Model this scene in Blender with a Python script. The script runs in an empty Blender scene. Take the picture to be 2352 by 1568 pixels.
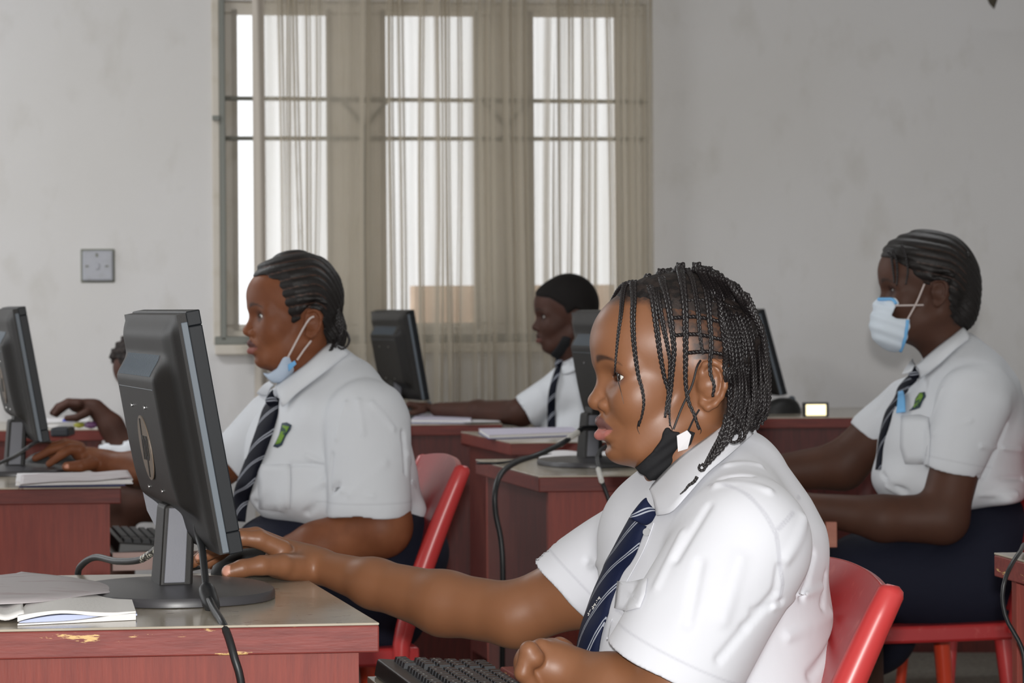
AMB = 0.56
LEFT = 1.6
FLASH = 105.0
ROLLSIGN = 1
FILL_TUBE = 40.0
import bpy, bmesh, math, random
import numpy as np
from mathutils import Vector, Matrix
random.seed(7); np.random.seed(7)
C = bpy.context.scene.collection
F = 6500.0; CX = 1176.0; HY = 700.0; CAMZ = 1.10; TOPZ = 0.74
ROLL = math.radians(0.4)
CR, SR = math.cos(ROLL), math.sin(ROLL)

def W(px, py, D):
    "the point at depth D seen at photograph position px, py"
    u, v = px - CX, py - HY
    uu = u*CR + v*SR; vv = -u*SR + v*CR
    return Vector((uu*D/F, D, CAMZ - vv*D/F))
def Gz(px, py, z):
    u, v = px - CX, py - HY
    vv = -u*SR + v*CR
    return W(px, py, F*(CAMZ - z)/vv)

# ---------------------------------------------------------------- objects
def tag(o, label, cat, group=None):
    o['label'] = label; o['category'] = cat
    if group: o['group'] = group
    return o
def thing(name, label, cat, loc=(0, 0, 0), group=None):
    o = bpy.data.objects.new(name, None); C.objects.link(o)
    o.empty_display_size = 0.05
    o.location = loc
    return tag(o, label, cat, group)
def obj(name, me, mat=None, parent=None, label=None, smooth=False):
    if isinstance(me, bmesh.types.BMesh):
        bm = me; me = bpy.data.meshes.new(name); bm.to_mesh(me); bm.free()
    if smooth:
        me.polygons.foreach_set('use_smooth', [True]*len(me.polygons))
    o = bpy.data.objects.new(name, me); C.objects.link(o)
    if mat is not None and not me.materials: me.materials.append(mat)
    if parent is not None:
        o.parent = parent
        base = Vector((0, 0, 0)); p = parent
        while p is not None: base += p.location; p = p.parent
        o.location = -base
    if label: o['label'] = label
    return o
def struct(name, me, mat, parent=None):
    o = obj(name, me, mat, parent)
    if parent is None: o['kind'] = 'structure'
    return o
def bev(o, w=0.003, seg=2):
    m = o.modifiers.new('bevel', 'BEVEL'); m.width = w; m.segments = seg; m.limit_method = 'ANGLE'
    return o
def autosmooth(o, ang=40):
    me = o.data
    me.polygons.foreach_set('use_smooth', [True]*len(me.polygons))
    bm = bmesh.new(); bm.from_mesh(me)
    for e in bm.edges:
        if len(e.link_faces) == 2 and e.calc_face_angle(0) > math.radians(ang): e.smooth = False
    bm.to_mesh(me); bm.free()
    return o

# ---------------------------------------------------------------- mesh helpers
def add_hexa(bm, b, t):
    "b, t: four bottom and four top corners, same order"
    vb = [bm.verts.new(p) for p in b]; vt = [bm.verts.new(p) for p in t]
    fs = [vb[::-1], vt] + [[vb[i], vb[(i+1) % 4], vt[(i+1) % 4], vt[i]] for i in range(4)]
    for f in fs: bm.faces.new(f)
def add_box(bm, lo, hi, M=None):
    x0, y0, z0 = lo; x1, y1, z1 = hi
    b = [Vector(p) for p in ((x0, y0, z0), (x1, y0, z0), (x1, y1, z0), (x0, y1, z0))]
    t = [Vector((p.x, p.y, z1)) for p in b]
    if M is not None: b = [M @ p for p in b]; t = [M @ p for p in t]
    add_hexa(bm, b, t)
def box(lo, hi, M=None):
    bm = bmesh.new(); add_box(bm, lo, hi, M); bmesh.ops.recalc_face_normals(bm, faces=bm.faces); return bm
def catmull(pts, n):
    pts = [Vector(p) for p in pts]
    if len(pts) < 3: return [pts[0].lerp(pts[-1], i/n) for i in range(n+1)]
    P = [2*pts[0]-pts[1]] + pts + [2*pts[-1]-pts[-2]]
    L = [0]
    for i in range(len(pts)-1): L.append(L[-1] + (pts[i+1]-pts[i]).length)
    out = []
    for k in range(n+1):
        s = L[-1]*k/n; i = 0
        while i < len(pts)-2 and L[i+1] < s: i += 1
        t = (s-L[i])/max(L[i+1]-L[i], 1e-9)
        a, b, c, d = P[i], P[i+1], P[i+2], P[i+3]
        out.append(0.5*((2*b)+(c-a)*t+(2*a-5*b+4*c-d)*t*t+(3*b-a-3*c+d)*t**3))
    return out
def frames(path, up=None):
    T = []
    for i in range(len(path)):
        a = path[max(i-1, 0)]; b = path[min(i+1, len(path)-1)]
        T.append((b-a).normalized())
    n = Vector(up) if up is not None else Vector((0, 0, 1))
    if abs(n.dot(T[0])) > 0.95: n = Vector((0, 1, 0))
    out = []
    for t in T:
        n = (n - t*n.dot(t)).normalized()
        out.append((t, n, t.cross(n)))
    return out
def add_tube(bm, path, r, sides=8, cap=True):
    path = [Vector(p) for p in path]
    fr = frames(path); rings = []
    for i, p in enumerate(path):
        rr = r[i] if hasattr(r, '__len__') else r
        t, n, b = fr[i]
        rings.append([bm.verts.new(p + (n*math.cos(2*math.pi*k/sides) + b*math.sin(2*math.pi*k/sides))*rr) for k in range(sides)])
    for a, b in zip(rings, rings[1:]):
        for k in range(sides): bm.faces.new((a[k], a[(k+1) % sides], b[(k+1) % sides], b[k]))
    if cap:
        bm.faces.new(rings[0][::-1]); bm.faces.new(rings[-1])
def tube(path, r, sides=8):
    bm = bmesh.new(); add_tube(bm, path, r, sides); return bm
def add_prism(bm, pts, vec):
    a = [bm.verts.new(Vector(p)) for p in pts]; b = [bm.verts.new(Vector(p)+Vector(vec)) for p in pts]
    n = len(pts)
    bm.faces.new(a[::-1]); bm.faces.new(b)
    for i in range(n): bm.faces.new((a[i], a[(i+1) % n], b[(i+1) % n], b[i]))
    bmesh.ops.recalc_face_normals(bm, faces=bm.faces)
def prism(pts, vec):
    bm = bmesh.new(); add_prism(bm, pts, vec); return bm
def grid(fn, nu, nv, closed_u=False):
    bm = bmesh.new(); V = [[bm.verts.new(fn(i/(nu if closed_u else nu-1), j/(nv-1))) for j in range(nv)] for i in range(nu)]
    for i in range(nu if closed_u else nu-1):
        for j in range(nv-1):
            bm.faces.new((V[i][j], V[(i+1) % nu][j], V[(i+1) % nu][j+1], V[i][j+1]))
    return bm
def thicken(bm, t):
    bmesh.ops.recalc_face_normals(bm, faces=bm.faces)
    bmesh.ops.solidify(bm, geom=bm.faces[:], thickness=t)
    return bm
def ss(a, b, x):
    t = min(max((x-a)/(b-a), 0), 1); return t*t*(3-2*t)
def npmesh(name, verts, faces, attrs=None):
    me = bpy.data.meshes.new(name)
    nv, nf = len(verts), len(faces); k = faces.shape[1]
    me.vertices.add(nv); me.vertices.foreach_set('co', np.asarray(verts, np.float32).ravel())
    me.loops.add(nf*k); me.loops.foreach_set('vertex_index', np.asarray(faces, np.int32).ravel())
    me.polygons.add(nf); me.polygons.foreach_set('loop_start', np.arange(0, nf*k, k, dtype=np.int32))
    me.polygons.foreach_set('loop_total', np.full(nf, k, np.int32))
    me.update(); me.validate()
    me.polygons.foreach_set('use_smooth', np.ones(len(me.polygons), bool))
    for n, a in (attrs or {}).items():
        if len(a) == len(me.vertices):
            at = me.attributes.new(n, 'FLOAT', 'POINT'); at.data.foreach_set('value', np.asarray(a, np.float32))
    return me

# ---------------------------------------------------------------- materials
def srgb(r, g, b):
    f = lambda c: (c/255/12.92 if c/255 <= 0.04045 else ((c/255+0.055)/1.055)**2.4)
    return (f(r), f(g), f(b), 1)
class MT:
    def __init__(s, name, col, rough=0.6, spec=0.5, **kw):
        s.m = bpy.data.materials.new(name); s.m.use_nodes = True
        s.nt = s.m.node_tree; s.b = s.nt.nodes['Principled BSDF']
        s.b.inputs['Base Color'].default_value = col
        s.b.inputs['Roughness'].default_value = rough
        s.b.inputs['Specular IOR Level'].default_value = spec
        for k, v in kw.items(): s.b.inputs[k.replace('_', ' ')].default_value = v
        s.col = s.b.inputs['Base Color']; s.h = None
    def n(s, t, **kw):
        nd = s.nt.nodes.new(t)
        for k, v in kw.items():
            if k in nd.inputs: nd.inputs[k].default_value = v
            else: setattr(nd, k, v)
        return nd
    def l(s, a, b): s.nt.links.new(a, b)
    def coord(s, scale=(1, 1, 1), rot=(0, 0, 0)):
        tc = s.n('ShaderNodeTexCoord'); mp = s.n('ShaderNodeMapping')
        mp.inputs['Scale'].default_value = scale; mp.inputs['Rotation'].default_value = rot
        s.l(tc.outputs['Object'], mp.inputs['Vector']); return mp.outputs['Vector']
    def noise(s, scale, detail=4, sc=(1, 1, 1), rough=0.5):
        nd = s.n('ShaderNodeTexNoise', Scale=scale, Detail=detail, Roughness=rough)
        s.l(s.coord(sc), nd.inputs['Vector']); return nd.outputs['Fac']
    def ramp(s, fac, a, b):
        r = s.n('ShaderNodeMapRange'); r.inputs['From Min'].default_value = a; r.inputs['From Max'].default_value = b
        s.l(fac, r.inputs['Value']); return r.outputs['Result']
    def math(s, op, a, b):
        m = s.n('ShaderNodeMath', operation=op)
        for i, x in enumerate((a, b)):
            if isinstance(x, (int, float)): m.inputs[i].default_value = x
            else: s.l(x, m.inputs[i])
        return m.outputs[0]
    def mix(s, fac, col):
        "lays colour col over what is there, by fac"
        mx = s.n('ShaderNodeMix', data_type='RGBA')
        if s.col.links: s.l(s.col.links[0].from_socket, mx.inputs[6])
        else: mx.inputs[6].default_value = s.col.default_value
        mx.inputs[7].default_value = col
        if isinstance(fac, (int, float)): mx.inputs[0].default_value = fac
        else: s.l(fac, mx.inputs[0])
        s.l(mx.outputs[2], s.col); return s
    def bump(s, fac, strength=0.3, dist=0.002):
        b = s.n('ShaderNodeBump', Strength=strength, Distance=dist)
        s.l(fac, b.inputs['Height'])
        ni = s.b.inputs['Normal']
        if ni.links: s.l(ni.links[0].from_socket, b.inputs['Normal'])
        s.l(b.outputs[0], ni); return s
    def attr(s, name):
        a = s.n('ShaderNodeAttribute', attribute_name=name); return a.outputs['Fac']

M = {}
m = MT('wall_paint', srgb(224, 223, 224), 0.75, 0.2)
m.mix(m.ramp(m.noise(0.9, 5), 0.35, 0.7), srgb(215, 213, 211)).mix(m.math('MULTIPLY', m.ramp(m.noise(9, 6, (1, 1, .6)), 0.55, 0.75), 0.35), srgb(190, 186, 178))
m.bump(m.noise(14, 6), 0.5, 0.004).bump(m.noise(120, 3), 0.15, 0.001); M['wall'] = m.m
m = MT('ceiling_paint', srgb(205, 203, 198), 0.8); M['ceiling'] = m.m
m = MT('floor_terrazzo', srgb(118, 116, 108), 0.45)
m.mix(m.ramp(m.noise(60, 3), 0.45, 0.65), srgb(80, 79, 73)).mix(m.math('MULTIPLY', m.ramp(m.noise(2, 4), 0.4, 0.7), .5), srgb(95, 90, 80)); M['floor'] = m.m
def wood(name, c1, c2, chip=0.0, ax=(1, 12, 12), rough=0.48):
    m = MT(name, c1, rough, 0.28)
    m.mix(m.ramp(m.noise(9, 6, ax, 0.65), 0.35, 0.7), c2)
    m.mix(m.math('MULTIPLY', m.ramp(m.noise(3, 3), .5, .8), .22), srgb(160, 92, 78))
    if chip: m.mix(m.ramp(m.noise(26, 6, (.35, .35, 2.2), 0.7), 0.70-chip, 0.71-chip+.012), srgb(205, 170, 112))
    m.bump(m.noise(30, 5, ax), 0.2, 0.001)
    return m.m
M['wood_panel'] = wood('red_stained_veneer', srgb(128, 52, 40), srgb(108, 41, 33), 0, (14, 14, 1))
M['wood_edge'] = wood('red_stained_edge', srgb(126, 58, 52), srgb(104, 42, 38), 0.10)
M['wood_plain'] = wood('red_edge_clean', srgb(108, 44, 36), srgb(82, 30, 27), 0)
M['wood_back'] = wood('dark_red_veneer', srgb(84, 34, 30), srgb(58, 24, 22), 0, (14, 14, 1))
m = MT('cream_laminate', srgb(176, 166, 150), 0.16, 0.6)
m.mix(m.math('MULTIPLY', m.ramp(m.noise(7, 6), 0.42, 0.72), .8), srgb(140, 132, 118)).mix(m.ramp(m.noise(38, 4), 0.66, 0.74), srgb(110, 84, 70)); M['top'] = m.m
m = MT('black_plastic', srgb(25, 23, 22), 0.5, 0.3); m.bump(m.noise(900, 2), 0.25, 0.0004); M['black'] = m.m
m = MT('dark_bezel', srgb(19, 22, 26), 0.45, .25); M['bezel'] = m.m
m = MT('grey_strip', srgb(92, 100, 108), 0.5, .4); M['strip'] = m.m
M['screen'] = MT('dark_screen_glass', srgb(14, 14, 16), 0.12).m
m = MT('logo_tan', srgb(112, 98, 84), 0.45, .5); M['logo'] = m.m
M['metal'] = MT('steel_screw', srgb(190, 190, 190), 0.3, .5, Metallic=1.0).m
m = MT('stand_grey', srgb(112, 113, 120), 0.5, .4); m.bump(m.noise(500, 2), 0.25, 0.0003); M['stand'] = m.m
M['base'] = MT('base_grey_plastic', srgb(58, 57, 60), 0.38).m
M['cable'] = MT('black_cable', srgb(26, 27, 29), 0.45).m
M['label_white'] = MT('white_print', srgb(205, 203, 198), 0.6).m
m = MT('red_chair_plastic', srgb(164, 42, 44), 0.32, 0.5); m.mix(m.math('MULTIPLY', m.ramp(m.noise(40, 5), .6, .72), .25), srgb(214, 120, 110)); M['red'] = m.m
M['red_tube'] = MT('red_lacquered_wood', srgb(178, 52, 52), 0.34).m
M['orange_leg'] = MT('orange_red_lacquer', srgb(205, 66, 38), 0.35).m
m = MT('paper_white', srgb(214, 212, 214), 0.7); M['paper'] = m.m
m = MT('paper_pages', srgb(224, 222, 220), 0.7); m.bump(m.noise(60, 2, (1, 1, 40)), .5, .0008); M['pages'] = m.m
m = MT('grey_notebook_cover', srgb(176, 170, 172), 0.6)
m.mix(m.math('MULTIPLY', m.ramp(m.noise(14, 5, (1, 4, 1)), .54, .68), .55), srgb(138, 104, 110)); M['cover_grey'] = m.m
M['cover_blue'] = MT('blue_cover', srgb(40, 52, 120), 0.5).m
M['cover_lilac'] = MT('lilac_cover', srgb(196, 192, 210), 0.6).m
m = MT('window_frame_cream', srgb(206, 199, 188), 0.5); m.mix(m.math('MULTIPLY', m.ramp(m.noise(12, 5), .5, .7), .5), srgb(182, 172, 152)); M['frame'] = m.m
M['groove'] = MT('grey_metal_rail', srgb(112, 114, 108), 0.45, .5, Metallic=.3).m
M['bar'] = MT('painted_iron_bar', srgb(112, 112, 104), 0.5).m
m = MT('socket_plate', srgb(166, 168, 176), 0.4); m.mix(m.math('MULTIPLY', m.ramp(m.noise(20, 4), .5, .7), .4), srgb(140, 140, 138)); M['socket'] = m.m
M['socket_dirt'] = MT('socket_recess', srgb(120, 122, 112), 0.6).m
M['key'] = MT('key_black', srgb(30, 32, 36), 0.4).m
M['kb'] = MT('keyboard_body', srgb(46, 46, 46), 0.4).m
M['rubber'] = MT('black_rubber', srgb(16, 16, 17), 0.5).m
# ================================================================ the room
TH = math.atan(0.138)                       # the room is turned a little against the view
wd = Vector((math.cos(TH), math.sin(TH), 0))   # along the back wall, to the right
wn = Vector((-math.sin(TH), math.cos(TH), 0))  # into the back wall
WD = 9.8
O0 = Vector((0, WD, 0))
def wall_pt(px, py, off=0.0):
    "where the sight line through px, py meets the wall plane moved off towards the room"
    d = W(px, py, 1.0) - Vector((0, 0, CAMZ))
    c = Vector((0, 0, CAMZ)); o = O0 - wn*off
    t = (o - c).dot(wn)/d.dot(wn)
    return c + d*t
def wcoord(p):
    return (p - O0).dot(wd), p.z
def wp(a, z, off=0.0): return O0 + wd*a - wn*off + Vector((0, 0, z))

A0, Z1 = wcoord(wall_pt(512, 5)); A1 = wcoord(wall_pt(1496, 40))[0]; Z0 = wcoord(wall_pt(530, 770))[1]
Z1 = Z1 + 0.02
WX0, WX1, CEIL = -4.2, 4.6, 3.0
def wbox(bm, a0, a1, z0, z1, o0, o1):
    b = [wp(a0, z0, o0), wp(a1, z0, o0), wp(a1, z0, o1), wp(a0, z0, o1)]
    add_hexa(bm, b, [p + Vector((0, 0, z1-z0)) for p in b])
bm = bmesh.new()
for a0, a1, z0, z1 in ((WX0, A0, 0, CEIL), (A1, WX1, 0, CEIL), (A0, A1, 0, Z0), (A0, A1, Z1, CEIL)):
    wbox(bm, a0, a1, z0, z1, 0.0, -0.18)
bmesh.ops.recalc_face_normals(bm, faces=bm.faces)
struct('wall_back', bm, M['wall'])
def room_slab(name, z0, z1, mat):
    p = [wp(WX0, 0, -0.18), wp(WX1, 0, -0.18), wp(WX1, 0, 10.6), wp(WX0, 0, 10.6)]
    bm = bmesh.new(); add_hexa(bm, [q + Vector((0, 0, z0)) for q in p], [q + Vector((0, 0, z1)) for q in p])
    bmesh.ops.recalc_face_normals(bm, faces=bm.faces); return struct(name, bm, mat)
room_slab('floor', -0.1, 0.0, M['floor']); room_slab('ceiling', CEIL, CEIL+0.1, M['ceiling'])
bm = bmesh.new(); wbox(bm, WX1, WX1+0.15, 0, CEIL, -0.18, 10.6); bmesh.ops.recalc_face_normals(bm, faces=bm.faces)
struct('wall_right', bm, M['wall'])
# ---- unseen left wall; one opening added to brighten the left of the back wall
bm = bmesh.new()
for o0, o1, z0, z1 in ((-0.18, 10.6, 0, 0.85), (-0.18, 10.6, 2.5, CEIL), (-0.18, .5, 0.85, 2.5), (5.0, 10.6, 0.85, 2.5)):
    wbox(bm, WX0-0.15, WX0, z0, z1, o0, o1)
bmesh.ops.recalc_face_normals(bm, faces=bm.faces); struct('wall_left', bm, M['wall'])

# ---- window: three glazed lights between broad mullions
LIGHTS = [(546, 757), (885, 1095), (1223, 1418)]
tops = [18, 32, 42]; bots = [742, 742, 742]
win = bpy.data.objects.new('window_1', None); C.objects.link(win); win['kind'] = 'structure'
win.location = wp((A0+A1)/2, Z0, -0.05)
zt = wcoord(wall_pt(560, 20))[1]; zb = wcoord(wall_pt(560, 740))[1]
edges = [(wcoord(wall_pt(l, 400, -0.06))[0], wcoord(wall_pt(r, 400, -0.06))[0]) for l, r in LIGHTS]
bm = bmesh.new()
wbox(bm, A0, A1, zt, Z1, -0.021, -0.10); wbox(bm, A0, A1, Z0, zb, -0.021, -0.10)
wbox(bm, A0, edges[0][0], zb, zt, -0.021, -0.10); wbox(bm, edges[0][1], edges[1][0], zb, zt, -0.021, -0.10)
wbox(bm, edges[1][1], edges[2][0], zb, zt, -0.021, -0.10); wbox(bm, edges[2][1], A1, zb, zt, -0.021, -0.10)
bmesh.ops.recalc_face_normals(bm, faces=bm.faces)
fr = obj('window_frame', bm, M['frame'], win); bev(fr, .006)
bm = bmesh.new()
for a0, a1 in edges:
    for s in (0, 1):
        z0, z1 = zb-.012, zt+.012
        wbox(bm, a0-.012, a0+.006, z0, z1, -0.015, -0.03); wbox(bm, a1-.006, a1+.012, z0, z1, -0.015, -0.03)
    wbox(bm, a0-.012, a1+.012, zb-.012, zb+.006, -0.015, -.03); wbox(bm, a0-.012, a1+.012, zt-.006, zt+.012, -0.015, -.03)
obj('sash_bead', bm, M['frame'], win)
gm = MT('window_glass', (1, 1, 1, 1), 0.0); gn = gm.nt
tr = gm.n('ShaderNodeBsdfTransparent'); gl = gm.n('ShaderNodeBsdfGlossy', Roughness=0.05); mx = gm.n('ShaderNodeMixShader'); mx.inputs[0].default_value = .06
gm.l(tr.outputs[0], mx.inputs[1]); gm.l(gl.outputs[0], mx.inputs[2]); gm.l(mx.outputs[0], gn.nodes['Material Output'].inputs['Surface'])
bm = bmesh.new()
for a0, a1 in edges: wbox(bm, a0-.01, a1+.01, zb-.01, zt+.01, -0.068, -0.074)
obj('window_pane', bm, gm.m, win)
# grey rail and sill
bm = bmesh.new(); ar = wcoord(wall_pt(515, 400, .0))[0]
wbox(bm, ar-.009, ar+.011, Z0-.005, Z1+.3, 0.022, -0.03); wbox(bm, ar-.03, A1, Z0-.018, Z0+.010, 0.022, -0.03)
bev(obj('window_rail', bm, M['groove'], win), .003)
bm = bmesh.new(); al = wcoord(wall_pt(492, 780))[0]; zs = wcoord(wall_pt(530, 806))[1]
wbox(bm, al, A1+.06, zs, Z0-.018, 0.04, -0.02)
o = struct('trim_1', bm, M['frame']); bev(o, .006)
bm = bmesh.new(); am = wcoord(wall_pt(500, 400))[0]
wbox(bm, am-.012, ar-.009, Z0-.018, Z1+.3, 0.012, -0.01)
o = struct('trim_2', bm, M['frame']); bev(o, .003)
# ---- iron burglar bars
gr = thing('burglar_bars', 'grey iron burglar bars across the window behind the curtain', 'window bars', wp((A0+A1)/2, Z0, -0.01))
aL = ar; aR = A1-.01
for (xl, yl, xr, yr) in ((530, 216, 1418, 236), (530, 308, 1418, 322), (530, -70, 1418, -45)):
    p, q = wall_pt(xl, yl, 0.0), wall_pt(xr, yr, 0.0)
    dz = (wcoord(q)[1]-wcoord(p)[1])/(wcoord(q)[0]-wcoord(p)[0])
    z = wcoord(p)[1]
    obj('crossbar', tube([wp(aL, z, -.012), wp(aR, z+dz*(aR-aL), -.012)], 0.0075, 8), M['bar'], gr)
zA = wcoord(wall_pt(900, 222))[1]; zB = wcoord(wall_pt(900, 312))[1]
for xc in (845, 1170):
    a = wcoord(wall_pt(xc, 260))[0]
    bm = bmesh.new()
    for s in (-1, 1):
        add_tube(bm, catmull([wp(a, zB, -.012), wp(a, zB+.035, -.012), wp(a+s*.05, zA-.04, -.012), wp(a+s*.085, zA, -.012)], 10), 0.007, 6)
    obj('scroll', bm, M['bar'], gr)
for xc in (845, 1170):
    a = wcoord(wall_pt(xc, 260))[0]
    obj('upright_bar', tube([wp(a, Z0, -.012), wp(a, zB, -.012)], .0065, 6), M['bar'], gr)
bm = bmesh.new(); p = wall_pt(503, 262, .02); add_box(bm, (p.x-.012, p.y-.02, p.z-.008), (p.x+.012, p.y+.02, p.z+.008)); obj('wall_lug', bm, M['groove'], gr)

# ---- sheer curtain with folds, hanging past the sill
cm = MT('sheer_curtain', srgb(192, 184, 170), 0.8, 0.1)
tr = cm.n('ShaderNodeBsdfTransparent'); tl = cm.n('ShaderNodeBsdfTranslucent'); tl.inputs[0].default_value = srgb(214, 206, 190)
m1 = cm.n('ShaderNodeMixShader'); m1.inputs[0].default_value = 0.38
m2 = cm.n('ShaderNodeMixShader'); m2.inputs[0].default_value = 0.62
lw = cm.n('ShaderNodeLayerWeight', Blend=0.5)
fac = cm.math('ADD', cm.math('MULTIPLY', lw.outputs['Facing'], 0.85), 0.40)
fz = cm.math('ADD', fac, cm.math('MULTIPLY', cm.ramp(cm.noise(30, 3, (1, 1, .02)), .4, .7), .22))
fz = cm.math('MINIMUM', fz, 0.95)
cm.l(cm.b.outputs[0], m1.inputs[1]); cm.l(tl.outputs[0], m1.inputs[2])
cm.l(fz, m2.inputs[0]); cm.l(tr.outputs[0], m2.inputs[1]); cm.l(m1.outputs[0], m2.inputs[2])
cm.l(m2.outputs[0], cm.nt.nodes['Material Output'].inputs['Surface'])
ca0 = wcoord(wall_pt(585, 400, .09))[0]; ca1 = wcoord(wall_pt(1506, 400, .09))[0]
rng = random.Random(3)
folds = []
for px_, w_, d_ in ((600, .014, .03), (652, .006, .04), (668, .005, .03), (690, .006, .035), (714, .006, .04), (733, .006, .03), (800, .02, .03), (842, .012, .04),
        (905, .006, .04), (928, .007, .03), (973, .006, .04), (1012, .010, .055), (1032, .006, .05), (1058, .006, .035), (1100, .016, .03), (1130, .012, .04), (1175, .012, .04), (1205, .012, .03),
        (1268, .016, .05), (1282, .008, .04), (1312, .007, .05), (1345, .006, .05), (1362, .014, .05), (1405, .006, .04), (1430, .012, .035), (1460, .012, .03), (1490, .012, .03)):
    folds.append((wcoord(wall_pt(px_, 400, .09))[0], w_, d_, rng.uniform(-.012, .012), rng.uniform(0, 6)))
def curtain(u, v):
    a = ca0 + (ca1-ca0)*u; z = 0.30 + (2.72-0.30)*v
    off = 0.09
    for c, w_, d_, sl, ph in folds:
        cc = c + sl*(z-1.6) + .004*math.sin(z*3+ph)
        x = (a-cc)/w_
        off += d_*math.exp(-x*x)*(.75+.25*math.sin(z*1.3+ph))
    off += 0.010*math.sin(a*19)+.006*math.sin(a*47+z*.4)
    return wp(a, z, off)
o = obj('curtain', grid(curtain, 620, 24), cm.m, None, None, True)
tag(o, 'sheer grey-beige net curtain hanging in folds over the barred window', 'curtain')
def hem(u, v):
    p = curtain(u*.030, v); return p - wn*.006
obj('hem_band', grid(hem, 8, 20), MT('curtain_hem', srgb(196, 188, 178), .85, .1).m, o, None, True)
o = obj('curtain_rod', tube([wp(A0-.12, 2.73, .1), wp(A1+.12, 2.73, .1)], .012, 10), M['groove'])
tag(o, 'grey metal rod the net curtain hangs from', 'curtain rod')

# ---- house wall outside, low in the window
bm = bmesh.new(); zo = wcoord(wall_pt(1040, 655))[1]
aa = wcoord(wall_pt(960, 655))[0]
wbox(bm, -.03, 6.0, -0.2, CAMZ-(655-HY)/F*12.9, -3.0, -3.2)
bmesh.ops.recalc_face_normals(bm, faces=bm.faces)
om = MT('outside_plaster', srgb(206, 176, 148), 0.9); om.mix(om.ramp(om.noise(5, 4), .4, .6), srgb(190, 160, 135))
tag(obj('garden_wall', bm, om.m), 'tan boundary wall outside, seen low through the middle of the window', 'wall')

# ---- socket on the wall
c = wall_pt(226, 597); a, z = wcoord(c)
s = thing('wall_socket', 'grey-white square power socket on the wall at the left', 'socket', wp(a, z, 0))
k = WD/F
bm = bmesh.new(); wbox(bm, a-34*k, a+34*k, z-34*k, z+34*k, .014, -.002); bev(obj('face_plate', bm, M['socket'], s), .006)
bm = bmesh.new(); wbox(bm, a-38*k, a+38*k, z-38*k, z+38*k, .004, -.002); bev(obj('mounting_frame', bm, M['socket_dirt'], s), .004)
for dx, dy, w_, h_ in ((-2, 24, 5, 8), (-24, -1, 7, 4), (20, -1, 7, 4)):
    bm = bmesh.new(); wbox(bm, a+(dx-w_/2)*k, a+(dx+w_/2)*k, z+(dy-h_/2)*k, z+(dy+h_/2)*k, .0155, .012); obj('pin_hole', bm, M['socket_dirt'], s)
bm = bmesh.new(); wbox(bm, a-5*k, a+3*k, z-8*k, z+6*k, .018, .012); bev(obj('switch', bm, M['socket'], s), .002)

# ---- dry leaf hanging near the ceiling at the right
c = wall_pt(2288, -30, .5)
k = (WD-.4)/F
prof = [(-8, -30), (-6, 0), (-12, -12+8), (-9, 22), (6, 36+25), (10, 30), (14, 10), (22, -6), (50, -22), (60, -40), (10, -44)]
prof = [(-6, -38), (-6, -20), (-10, -2), (-11, 14), (-6, 26), (4, 37+0), (8, 26), (14, 8), (18, -6), (30, -20), (52, -28), (64, -38)]
prof = [(x, y+28) for x, y in prof]
pts = [W(2288+x, y-30+0, c.y) for x, y in prof]
lm = MT('dry_leaf', srgb(66, 60, 48), 0.8)
lf = obj('leaf_cluster', prism(pts, (0.004, .012, 0)), lm.m); tag(lf, 'dark dry leafy scrap dangling at the top right of the wall', 'leaf scrap')
add_t = bmesh.new(); add_tube(add_t, [W(2300, -28, c.y+.006), W(2310, -300, c.y+.006)], .003, 6); obj('string', add_t, lm.m, lf)

# ---- unseen fill tubes, added on the ceiling to brighten the back wall
def fill_tube_lamp(x, y, power):
    t = thing('fill_lamp', 'added white fill lamp on the ceiling at the %s end of the room, above the picture' % ('socket' if x < 0 else 'masked girl\'s'), 'ceiling lamp', (x, y, CEIL), 'added fill lamps')
    bev(obj('fill_lamp_housing', box((x-.62, y-.05, CEIL-.05), (x+.62, y+.05, CEIL)), M['frame'], t), .004)
    gl_ = MT('fill_lamp_tube', (1, 1, 1, 1), .4, Emission_Strength=2.0); gl_.b.inputs['Emission Color'].default_value = (1, 1, 1, 1)
    obj('fill_lamp_tube', tube([(x-.58, y, CEIL-.07), (x+.58, y, CEIL-.07)], .013, 10), gl_.m, t)
    l = bpy.data.lights.new('fill_tube_light', 'AREA'); l.shape = 'RECTANGLE'; l.size = 1.2; l.size_y = .08; l.energy = power; l.color = (.96, .98, 1)
    o = bpy.data.objects.new('fill_tube_light', l); C.objects.link(o); o.location = (x, y, CEIL-.10)
fill_tube_lamp(-2.4, 7.2, FILL_TUBE); fill_tube_lamp(1.2, 6.9, FILL_TUBE*.35)
# ================================================================ desks
YAW = math.radians(12.0)
ex = Vector((math.cos(YAW), math.sin(YAW), 0)); ey = Vector((-math.sin(YAW), math.cos(YAW), 0)); ez = Vector((0, 0, 1))
def rot(v, a): return Vector((v.x*math.cos(a)-v.y*math.sin(a), v.x*math.sin(a)+v.y*math.cos(a), v.z))
def inset(q, ix0, ix1, iy0, iy1):
    nl, nr, fr_, fl = q
    def bi(u, v): return (nl.lerp(nr, u)).lerp(fl.lerp(fr_, u), v)
    lx = (nr-nl).length; ly = (fl-nl).length
    return [bi(ix0/lx, iy0/ly), bi(1-ix1/lx, iy0/ly), bi(1-ix1/lx, 1-iy1/ly), bi(ix0/lx, 1-iy1/ly)]
def slab(q, z0, z1):
    bm = bmesh.new(); add_hexa(bm, [Vector((p.x, p.y, z0)) for p in q], [Vector((p.x, p.y, z1)) for p in q])
    bmesh.ops.recalc_face_normals(bm, faces=bm.faces); return bm
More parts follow.
